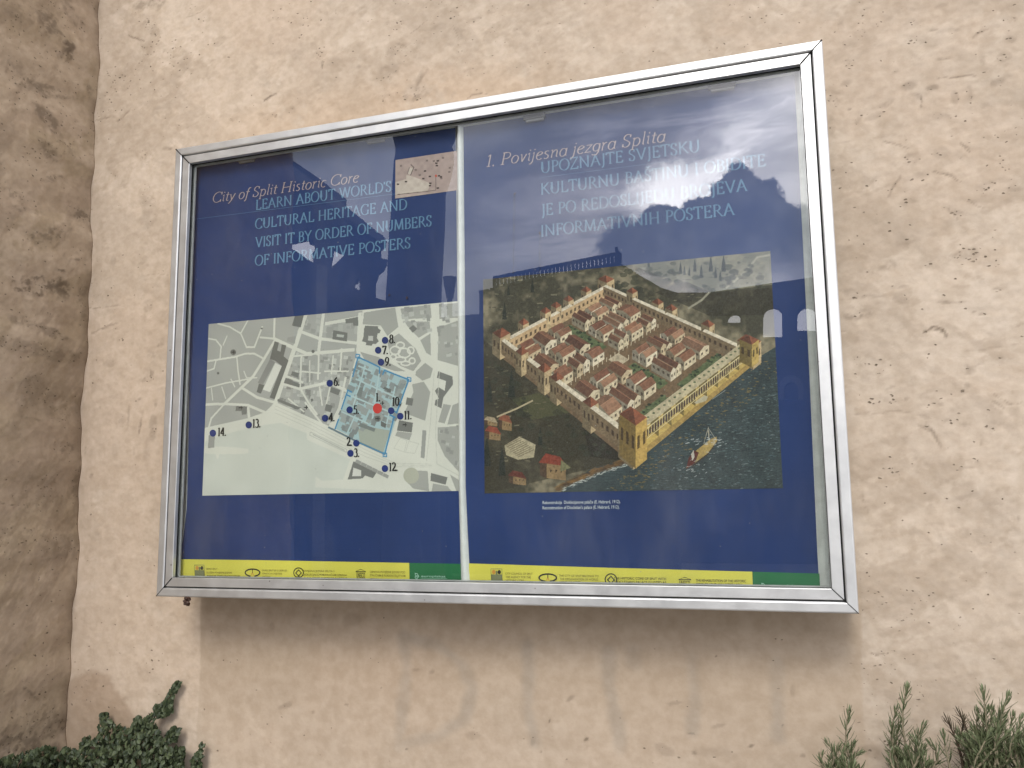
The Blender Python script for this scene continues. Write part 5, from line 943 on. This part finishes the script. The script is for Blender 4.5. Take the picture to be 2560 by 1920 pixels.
# dead flies caught behind the glass, and the rusty clump below the frame
def bug(px, py, Y, s_, label, conv=D, rot=0.0):
    p = at(*conv(px, py), Y); bm = bmesh.new()
    for dx, dz, r, e in ((0, 0, 1.0, 1.5), (0, 1.5, .62, 1.0), (0, -1.5, .8, 1.5)):
        q = bmesh.ops.create_icosphere(bm, subdivisions=2, radius=s_ * r); bmesh.ops.scale(bm, vec=(.8, .6, e * .8), verts=q['verts']); bmesh.ops.translate(bm, vec=(dx * s_, 0, dz * s_), verts=q['verts'])
    for sd in (-1, 1):
        for k in (-.8, .2, 1.0):
            q = bmesh.ops.create_cone(bm, segments=5, radius1=s_ * .13, radius2=s_ * .07, depth=s_ * 2.2, cap_ends=True)
            bmesh.ops.rotate(bm, cent=(0, 0, 0), matrix=Matrix.Rotation(math.radians(70 * sd), 3, 'Y'), verts=q['verts']); bmesh.ops.translate(bm, vec=(sd * s_ * 1.2, -s_ * .2, k * s_), verts=q['verts'])
    bmesh.ops.rotate(bm, cent=(0, 0, 0), matrix=Matrix.Rotation(rot, 3, 'Y'), verts=bm.verts)
    o = from_bm('dead_fly', bm, M['insect'], smooth=True); o.location = (p[0], p[1], p[2])
    thing('', label, 'insect', 'dead flies behind the glass', o)
bug(1112, 418, YP - .004, .0016, 'dead brown fly left of the KULTURNU line on the right poster', rot=.6)
bug(1166, 503, YP - .004, .0016, 'dead brown fly just left of the INFORMATIVNIH line', rot=-.4)
bug(841, 637, YP - .004, .0014, 'tiny dead fly above the street map, left of the pair', rot=1.2)
bug(879, 643, YP - .004, .0017, 'dead fly above the street map, right of the pair', rot=.2)
bm = bmesh.new(); rb = random.Random(9); p0 = at(*D(405, 1292), .004)
for k in range(16):
    q = bmesh.ops.create_icosphere(bm, subdivisions=2, radius=rb.uniform(.0028, .0052)); bmesh.ops.translate(bm, vec=(rb.uniform(-.006, .008), rb.uniform(-.003, .004), rb.uniform(-.016, .002)), verts=q['verts'])
for v in bm.verts: v.co += Vector((rb.gauss(0, .0006), rb.gauss(0, .0006), rb.gauss(0, .0006)))
o = from_bm('wasp_nest', bm, M['insect']); o.location = p0; thing('', 'small dark brown crusty clump hanging under the frame at its lower left corner', 'insect nest', obj=o)

# ------------------------------------------------------------------ plants
def tube(verts, faces, pts, r0, r1, n=6):
    b0 = len(verts); m = len(pts)
    for i, p in enumerate(pts):
        p = np.array(p); d = np.array(pts[min(i + 1, m - 1)]) - np.array(pts[max(i - 1, 0)]); d = d / (np.linalg.norm(d) + 1e-9)
        u = np.cross(d, (0.3, 1, 0.1)); u /= np.linalg.norm(u); v = np.cross(d, u); r = r0 + (r1 - r0) * i / (m - 1)
        for k in range(n): a = 2 * math.pi * k / n; verts.append(tuple(p + r * (math.cos(a) * u + math.sin(a) * v)))
    for i in range(m - 1):
        for k in range(n): faces.append((b0 + i * n + k, b0 + i * n + (k + 1) % n, b0 + (i + 1) * n + (k + 1) % n, b0 + (i + 1) * n + k))
def needle(verts, faces, base, d, up_, L, w_, curve):
    base = np.array(base); d = d / np.linalg.norm(d); s_ = np.cross(d, up_); s_ /= (np.linalg.norm(s_) + 1e-9); nrm = np.cross(s_, d); b0 = len(verts); N = 4
    for i in range(N + 1):
        t = i / N; c = base + d * L * t + nrm * curve * L * t * t; ww = w_ * (0.55 + 0.9 * t * (1 - t) * 2.2) * (1 if i < N else .35)
        verts.append(tuple(c - s_ * ww)); verts.append(tuple(c - nrm * w_ * .45)); verts.append(tuple(c + s_ * ww))
    for i in range(N):
        for k in range(2): a = b0 + 3 * i + k; faces.append((a, a + 1, a + 4, a + 3))
        a = b0 + 3 * i; faces.append((a + 2, a, a + 3, a + 5))
KR = crop(1960, 1600, 3.687)
rp = random.Random(21)
def sprig(parent, tip, base, Y, dry=False, L=0.024, gap=0.0088, y1=None):
    T, B = at(*KR(*tip), Y), at(*KR(*base), Y + (y1 or 0)); root = B + (B - T) * 0.0; n = 14; pts = []
    down = np.array([parent.location.x + (B[0] - parent.location.x) * .45, B[1] + .02, 0.10])
    bow = rp.uniform(-.012, .012)
    for k in range(n + 1): t = k / n; pts.append(T + (B - T) * t + np.array([bow * math.sin(math.pi * t), 0, 0]))
    L2 = np.linalg.norm(B - down)
    for k in range(1, 7): t = k / 6; pts.append(B + (down - B) * t + np.array([.015 * math.sin(3 * t), 0, 0]))
    V, F = [], []; tube(V, F, pts[::-1], 0.0032, 0.0009); st = mesh('sprig', V, F, M['stem_dk'] if dry else M['stem'], parent, True)
    V, F = [], []; P = np.array(pts); seg = np.linalg.norm(np.diff(P, axis=0), axis=1); cum = np.r_[0, np.cumsum(seg)]; s_ = 0.0; k = 0
    lim = cum[n] + min(0.10, L2)
    while s_ < lim:
        p = np.array([np.interp(s_, cum, P[:, i]) for i in range(3)]); q = np.array([np.interp(s_ + .002, cum, P[:, i]) for i in range(3)]); ax = (p - q); ax /= np.linalg.norm(ax)
        grow = min(1, .45 + s_ / .045); nn = 4 if s_ < .012 else 3
        for j in range(nn):
            ang = k * 1.57 * .5 + j * 2 * math.pi / nn + rp.uniform(-.3, .3); u = np.cross(ax, (0, 1, 0)); u /= np.linalg.norm(u); v = np.cross(ax, u)
            rad = math.cos(ang) * u + math.sin(ang) * v; open_ = .42 + min(1.0, s_ / .06) * .62; d = ax * math.cos(open_) + rad * math.sin(open_)
            needle(V, F, p + rad * .001, d, ax + rad * .2, L * grow * rp.uniform(.8, 1.15), .00115 if not dry else .0009, (rp.uniform(.05, .32)) * (-1 if dry and rp.random() < .5 else 1))
        s_ += gap * rp.uniform(.8, 1.15) * (1.0 if s_ < .12 else .8); k += 1
    mesh('needles', V, F, M['needle_dry'] if dry else M['needle'], st)
def bush(label, x, specs, Y):
    b = thing('rosemary_bush', label, 'shrub', 'rosemary bushes along the wall'); b.location = (x, Y, 0.1); bpy.context.view_layer.update()
    for sp in specs:
        sprig(b, *sp)
    for ch in b.children: ch.matrix_parent_inverse = b.matrix_world.inverted()
    return b
def more(cx, w_, y0, n, Y, top):
    return [((cx + rp.uniform(-w_, w_) * 1.0, y0 + rp.uniform(-top, top)), (cx + rp.uniform(-w_, w_) * .7, y0 + 330), Y + rp.uniform(-.05, .03)) for _ in range(n)]
bush('slender rosemary bush with one tall sprig, in front of the brown strip right of centre', at(*KR(560, 1180), .04)[0],
     [((598, 652), (630, 1180), .05), ((398, 940), (432, 1190), .04), ((508, 990), (545, 1190), .05), ((350, 1060), (385, 1190), .03), ((640, 960), (650, 1190), .06), ((700, 1040), (690, 1190), .04), ((575, 985), (610, 1190), .02)] + more(520, 170, 1150, 9, .04, 50), .04)
bush('rosemary bush with the tallest single sprig, between the slender one and the thick one', at(*KR(1180, 1180), .03)[0],
     [((1132, 436), (1190, 1180), .05), ((1034, 636), (1040, 1180), .06), ((1290, 785), (1282, 1180), .03), ((1345, 945), (1370, 1180), .03), ((1010, 800), (1050, 1180), .05), ((1075, 760), (1085, 1180), .07), ((1180, 900), (1190, 1180), .02), ((985, 1040), (1010, 1180), .03), ((1230, 860), (1225, 1180), .06)] + more(1160, 180, 1080, 12, .05, 90), .04)
bush('thick bushy rosemary with dry brown tips at the lower right', at(*KR(1800, 1180), .0)[0],
     [((1832, 456), (1862, 1180), .02), ((2068, 514), (2010, 1180), .03), ((1608, 662), (1760, 1180), .05, True), ((1498, 730), (1640, 1100), .05, True), ((1660, 735), (1770, 1120), .06, True), ((1465, 862), (1530, 1180), .02), ((1918, 648), (1932, 1100), .03), ((2000, 640), (1980, 1180), .05), ((2110, 700), (2040, 1180), .06), ((1780, 660), (1800, 1180), .06), ((1870, 640), (1880, 1180), .05), ((1740, 800), (1780, 1180), .03), ((1950, 760), (1940, 1180), .0), ((2030, 740), (2000, 1180), .02), ((1840, 720), (1850, 1180), .07)] + more(1880, 300, 960, 34, .04, 130), .02)
bush('rosemary cut off by the right edge of the photo', at(*KR(2240, 1180), .0)[0],
     [((2188, 722), (2170, 1180), .01), ((2230, 800), (2200, 1180), .02), ((2150, 860), (2160, 1180), .0), ((2260, 680), (2250, 1180), .03)] + more(2240, 110, 980, 12, .02, 110), .0)

# dark small-leaved creeper in the corner
KL = crop(0, 1600, 3.5677)
cr = thing('creeper', 'dark green small leaved creeper climbing the wall in the lower left corner', 'creeper')
regs = [([(-400, 1100), (0, 1060), (200, 1010), (400, 960), (560, 965), (700, 990), (760, 910), (860, 880), (880, 760), (930, 700), (1010, 735), (1150, 790), (1220, 720), (1300, 700), (1370, 650), (1400, 780), (1430, 860), (1480, 900), (1540, 1000), (1600, 1100), (1640, 1180), (1640, 1600), (-400, 1600)], 5600, .085),
        ([(1370, 600), (1450, 560), (1530, 540), (1535, 640), (1480, 690), (1400, 690)], 260, .02), ([(1470, 560), (1550, 400), (1580, 370), (1612, 390), (1570, 470), (1500, 590)], 130, .012), ([(890, 690), (900, 660), (970, 660), (965, 700), (900, 750)], 50, .02), ([(1195, 690), (1260, 690), (1280, 760), (1200, 760)], 50, .02),
        ([(1470, 860), (1540, 770), (1600, 790), (1570, 900), (1500, 920)], 110, .02), ([(1510, 1000), (1560, 960), (1640, 960), (1640, 1180), (1540, 1180)], 120, .02), ([(1700, 1080), (1780, 980), (1795, 920), (1828, 930), (1800, 1010), (1800, 1180), (1700, 1180)], 110, .012), ([(700, 960), (720, 890), (800, 870), (780, 960)], 50, .02), ([(570, 990), (580, 950), (640, 990)], 20, .01)]
V, F = [], []; rl = random.Random(4)
def leaf(p, nrm, upv, s_):
    nrm = nrm / np.linalg.norm(nrm); t = np.cross(nrm, upv); t /= np.linalg.norm(t) + 1e-9; u = np.cross(t, nrm); b0 = len(V)
    prof = [(0, -.5, 0), (.30, -.22, .05), (.40, .05, .08), (.26, .32, .04), (0, .58, -.10), (-.26, .32, .04), (-.40, .05, .08), (-.30, -.22, .05), (0, 0, -.03)]
    for a, b, c in prof: V.append(tuple(p + s_ * (a * t + b * u + c * nrm)))
    for k in range(8): F.append((b0 + k, b0 + (k + 1) % 8, b0 + 8))
def inpoly(poly, x, y):
    c = False
    for (ax, ay), (bx, by) in zip(poly, poly[1:] + poly[:1]):
        if (ay > y) != (by > y) and x < (bx - ax) * (y - ay) / (by - ay) + ax: c = not c
    return c
for poly, n, dep in regs:
    xs = [p[0] for p in poly]; ys_ = [p[1] for p in poly]; k = 0
    while k < n:
        x, y = rl.uniform(min(xs), max(xs)), rl.uniform(min(ys_), max(ys_))
        if not inpoly(poly, x, y): continue
        k += 1; base = YW - .012
        yy = base - dep * rl.random() ** .8 * (0.35 + .65 * min(1, max(0, (y - 650) / 350)))
        p = at(*KL(x, y), yy)
        if p[0] < cornerx(p[2]) + .01:             # on the side wall the creeper hugs that wall instead
            r = ray(*KL(x, y)); tt = (cornerx(1) + .012 + .07 * rl.random() - CAM[0]) / r[0]; p = CAM + r * tt
        nrm = np.array([rl.gauss(0, .6), -1 + rl.gauss(0, .35), rl.gauss(.35, .5)]); leaf(p, nrm, np.array([rl.gauss(0, .7), 0, 1.0]), rl.uniform(.0080, .0150))
fo = mesh('foliage', V, F, M['leaf'], cr)
V, F = [], []
for pl in ([(1590, 380), (1520, 500), (1460, 580), (1380, 680), (1340, 900), (1300, 1600)], [(935, 670), (960, 800), (1050, 1100), (1080, 1600)], [(1560, 800), (1500, 880), (1440, 1100), (1420, 1600)], [(1240, 700), (1260, 900), (1280, 1600)], [(1812, 930), (1790, 1010), (1740, 1100), (1700, 1300), (1600, 1600)], [(1630, 970), (1600, 1100), (1560, 1500)], [(740, 900), (800, 1000), (900, 1600)]):
    tube(V, F, [at(*KL(*p), YW - .014 - .004 * (i % 2)) for i, p in enumerate(pl)][::-1], .0022, .0007)
tube(V, F, [(-.95, .10, .08), (-.90, .115, .5), (-.86, .125, .95)], .006, .002)
mesh('stems', V, F, M['stem_dk'], cr)

# ------------------------------------------------------------------ what stands across the square and shows in the glass
def slab(name, outer, holes, dist, thick, m, parent=None, conv=D, az=0.0, ctr=None):
    """upright wall, turned az degrees, standing dist metres out in front of the glass; outline as the glass shows it"""
    ctr = ctr or outer[0]; q0 = at(*conv(*ctr), YG + dist); a_ = math.radians(az); n = np.array([math.sin(a_), math.cos(a_), 0]); tg = np.array([math.cos(a_), -math.sin(a_), 0])
    def tr(pl):
        out = []
        for p in pl:
            r = ray(*conv(*p)); t = np.dot(q0 - CAM, n) / np.dot(r, n); v = CAM + r * t; out.append((np.dot(v - q0, tg), max(v[2], -.2)))
        return out
    cu = bpy.data.curves.new(name, 'CURVE'); cu.dimensions = '2D'; cu.fill_mode = 'BOTH'; cu.extrude = thick / 2
    for pl in [tr(outer)] + [tr(h) for h in holes]:
        sp = cu.splines.new('POLY'); sp.points.add(len(pl) - 1); sp.use_cyclic_u = True
        for a, b in zip(sp.points, pl): a.co = (b[0], b[1], 0, 1)
    tmp = bpy.data.objects.new(name, cu); COL.objects.link(tmp); bpy.context.view_layer.update()
    me = bpy.data.meshes.new_from_object(tmp.evaluated_get(bpy.context.evaluated_depsgraph_get())); bpy.data.objects.remove(tmp)
    co = np.empty(len(me.vertices) * 3); me.vertices.foreach_get('co', co); co = co.reshape(-1, 3)
    v = q0[None] * [1, 1, 0] + co[:, :1] * tg + (co[:, 2:] + thick / 2) * n; v[:, 2] = co[:, 1]; v[:, 1] = 2 * YG - v[:, 1]
    me.vertices.foreach_set('co', v.ravel()); me.materials.clear(); me.name = name
    bm = bmesh.new(); bm.from_mesh(me); bmesh.ops.remove_doubles(bm, verts=bm.verts, dist=1e-5); bmesh.ops.recalc_face_normals(bm, faces=bm.faces); bm.to_mesh(me); bm.free(); me.update()
    return link(name, me, m, parent)
dst = 13.0
port = thing('ruined_portico', 'dark ruined stone portico with broken openings, reflected in the left poster', 'ruin')
slab('portico_wall', [C1(*p) for p in ((300, 200), (922, 200), (922, 362), (1110, 490), (1215, 572), (1312, 640), (1300, 668), (1300, 712), (1420, 800), (1560, 888), (1582, 928), (1545, 952), (1548, 1040), (1590, 1050), (1572, 1090), (1540, 1112), (1512, 1190), (1510, 1305), (1600, 1335), (1640, 1420), (1640, 4600), (300, 4600))],
     [[C1(*p) for p in h] for h in ([(878, 916), (960, 900), (1050, 880), (1058, 905), (1085, 910), (1100, 950), (1096, 990), (1078, 1010), (1092, 1072), (1040, 1040), (1000, 1008), (915, 962), (920, 935)], [(1228, 950), (1320, 992), (1280, 1035), (1206, 1106), (1212, 1040)], [(1372, 1182), (1392, 1176), (1396, 1160), (1405, 1162), (1400, 1200), (1409, 1246), (1390, 1255), (1370, 1238)])],
     dst, 0.45, M['stone'], port, lambda x, y: (x, y), -29, C1(1200, 900))
slab('cornice', [C1(*p) for p in ((760, 290), (830, 330), (1180, 585), (1560, 895), (1578, 930), (1540, 935), (1160, 640), (800, 395))], [], dst - 0.3, 0.25, M['stone_pale'], port, lambda x, y: (x, y), -29, C1(1200, 900))
for a, b in (((800, 730), (745, 1440)), ((1110, 1080), (1060, 1440)), ((870, 1100), (860, 1440))):
    slab('pilaster', [C1(a[0], a[1]), C1(a[0] + 70, a[1] + 15), C1(b[0] + 75, 4600), C1(b[0] - 10, 4600)], [], dst - 0.7, 0.3, M['stone_pale'], port, lambda x, y: (x, y), -29, C1(1200, 900))
# free-standing old column with a worn capital: a turned shaft
colm = thing('ancient_column', 'tall dark free standing stone column with worn capital, reflected in the left poster', 'column')
prof = [(1618, 2040, 60), (1622, 2042, 110), (1636, 2044, 170), (1640, 2050, 210), (1650, 2030, 262), (1660, 2008, 310), (1664, 2018, 345), (1655, 2020, 420), (1648, 2004, 500), (1642, 1990, 560), (1638, 1968, 620), (1628, 1962, 760), (1618, 1960, 880), (1612, 1956, 1000), (1606, 1945, 1150), (1596, 1936, 1330), (1590, 1930, 1700), (1584, 1925, 2300)]
pts = []
for xl, xr, y in prof:
    a, b = mirror_at(*C1(xl, y), 11.0), mirror_at(*C1(xr, y - (xr - xl) * .12), 11.0); pts.append(((a[0] + b[0]) / 2, abs(b[0] - a[0]) / 2, (a[2] + b[2]) / 2))
pts.append((pts[-1][0], pts[-1][1] * 1.05, 0.5)); yc = 2 * YG - (YG + 11.0); V, F = [], []; N = 40; rn = random.Random(2)
for cx, r, z in pts:
    for k in range(N): a = 2 * math.pi * k / N; rr_ = r * (1 + .012 * math.sin(k * 5.1 + z * 3) + rn.gauss(0, .006)); V.append((cx + rr_ * math.cos(a), yc + rr_ * math.sin(a), z))
for j in range(len(pts) - 1):
    for k in range(N): F.append((j * N + k, j * N + (k + 1) % N, (j + 1) * N + (k + 1) % N, (j + 1) * N + k))
F.append(tuple(range(N)));
mesh('shaft', V, F, M['stone'], colm); bx, br = pts[-1][0], pts[-1][1]
box('plinth', bx - br * 1.35, bx + br * 1.35, yc - br * 1.35, yc + br * 1.35, 0.0, 0.52, M['stone'], colm, .03)
# house with a roof terrace
hs = thing('terrace_house', 'stone house with a railed roof terrace, reflected beside the picture on the right poster', 'house'); dh = 19.0; idn = lambda x, y: (x, y)
slab('house_wall', [C4(*p) for p in ((-420, 520), (-300, 500), (0, 468), (46, 466), (46, 340), (40, 320), (100, 306), (110, 330), (112, 300), (140, 300), (930, 145), (1000, 185), (1060, 225), (1190, 300), (1290, 330), (1290, 2600), (-420, 2600))], [], dh, 1.0, M['stone'], hs, idn)
A, B = mirror_at(*C4(138, 238), dh), mirror_at(*C4(930, 82), dh); A2, B2 = mirror_at(*C4(140, 300), dh), mirror_at(*C4(930, 145), dh)
V, F = [], []; tube(V, F, [A, B], .05, .05); tube(V, F, [A2, B2], .05, .05)
for k in range(34): t = k / 33; tube(V, F, [A + (B - A) * t, A2 + (B2 - A2) * t], .045, .045, 5)
tube(V, F, [mirror_at(*C4(905, 45), dh), B2], .04, .06); mesh('terrace_railing', V, F, M['iron'], hs)
for k_, (p_, q_) in enumerate((((316, 885), (310, 1310)), ((454, 1095), (456, 1290)))):     # dirty runs below the flies, on the pane
    rs_ = random.Random(k_); A = at(*C2(*p_), .0212); B = at(*C2(*q_), .0212); V, F = [], []
    for i in range(61):
        t = i / 60; c_ = A + (B - A) * t; w_ = .0011 + .0013 * rs_.random() * (1 - .4 * t); dx = rs_.gauss(0, .0006); V += [(c_[0] - w_ + dx, .0212, c_[2]), (c_[0] + w_ + dx, .0212, c_[2])]
        if i: F.append((2 * i - 2, 2 * i - 1, 2 * i + 1, 2 * i))
    mesh('dirt_run', V, F, M['streak'], case)
# arcaded bell-wall
ar = thing('arcaded_wall', 'long high stone wall pierced by round arches, reflected at the right poster edge', 'wall'); da = 24.0
def arch(xl, xr, yt, yb): 
    cx, r = (xl + xr) / 2, (xr - xl) / 2; return [(xl, yb)] + [(cx + r * math.cos(math.radians(180 - a)), yt + r - r * math.sin(math.radians(a))) for a in range(0, 181, 15)] + [(xr, yb)]
slab('arcade', [C4(*p) for p in ((1290, 330), (1480, 330), (1760, 288), (2061, 245), (2500, 185), (2500, 2600), (1290, 2600))],
     [[C4(*p) for p in h] for h in (arch(1592, 1686, 440, 520), arch(1820, 1948, 398, 610), arch(2040, 2170, 395, 570))], da, .8, M['stone'], ar, idn)
slab('arch_surround', [C4(*p) for p in arch(1930, 2080, 850, 1000)], [[C4(*p) for p in arch(1960, 2050, 890, 1000)]], da - 1.0, .5, M['stone_pale'], ar, idn)
lp = thing('street_lamp', 'thin dark street lamp post reflected beside the white divider', 'street lamp'); dl = 9.0
a, b = mirror_at(*C1(2008, 1185), dl), mirror_at(*C1(1998, 2500), dl); V, F = [], []; tube(V, F, [(b[0], a[1], 0), (a[0], a[1], a[2] - .25)], .05, .035, 10); mesh('post', V, F, M['iron'], lp)
bm = bmesh.new(); bmesh.ops.create_cone(bm, segments=8, radius1=.05, radius2=.10, depth=.28, cap_ends=True); bmesh.ops.translate(bm, vec=(a[0], a[1], a[2] - .11), verts=bm.verts); from_bm('lantern', bm, M['iron'], lp)
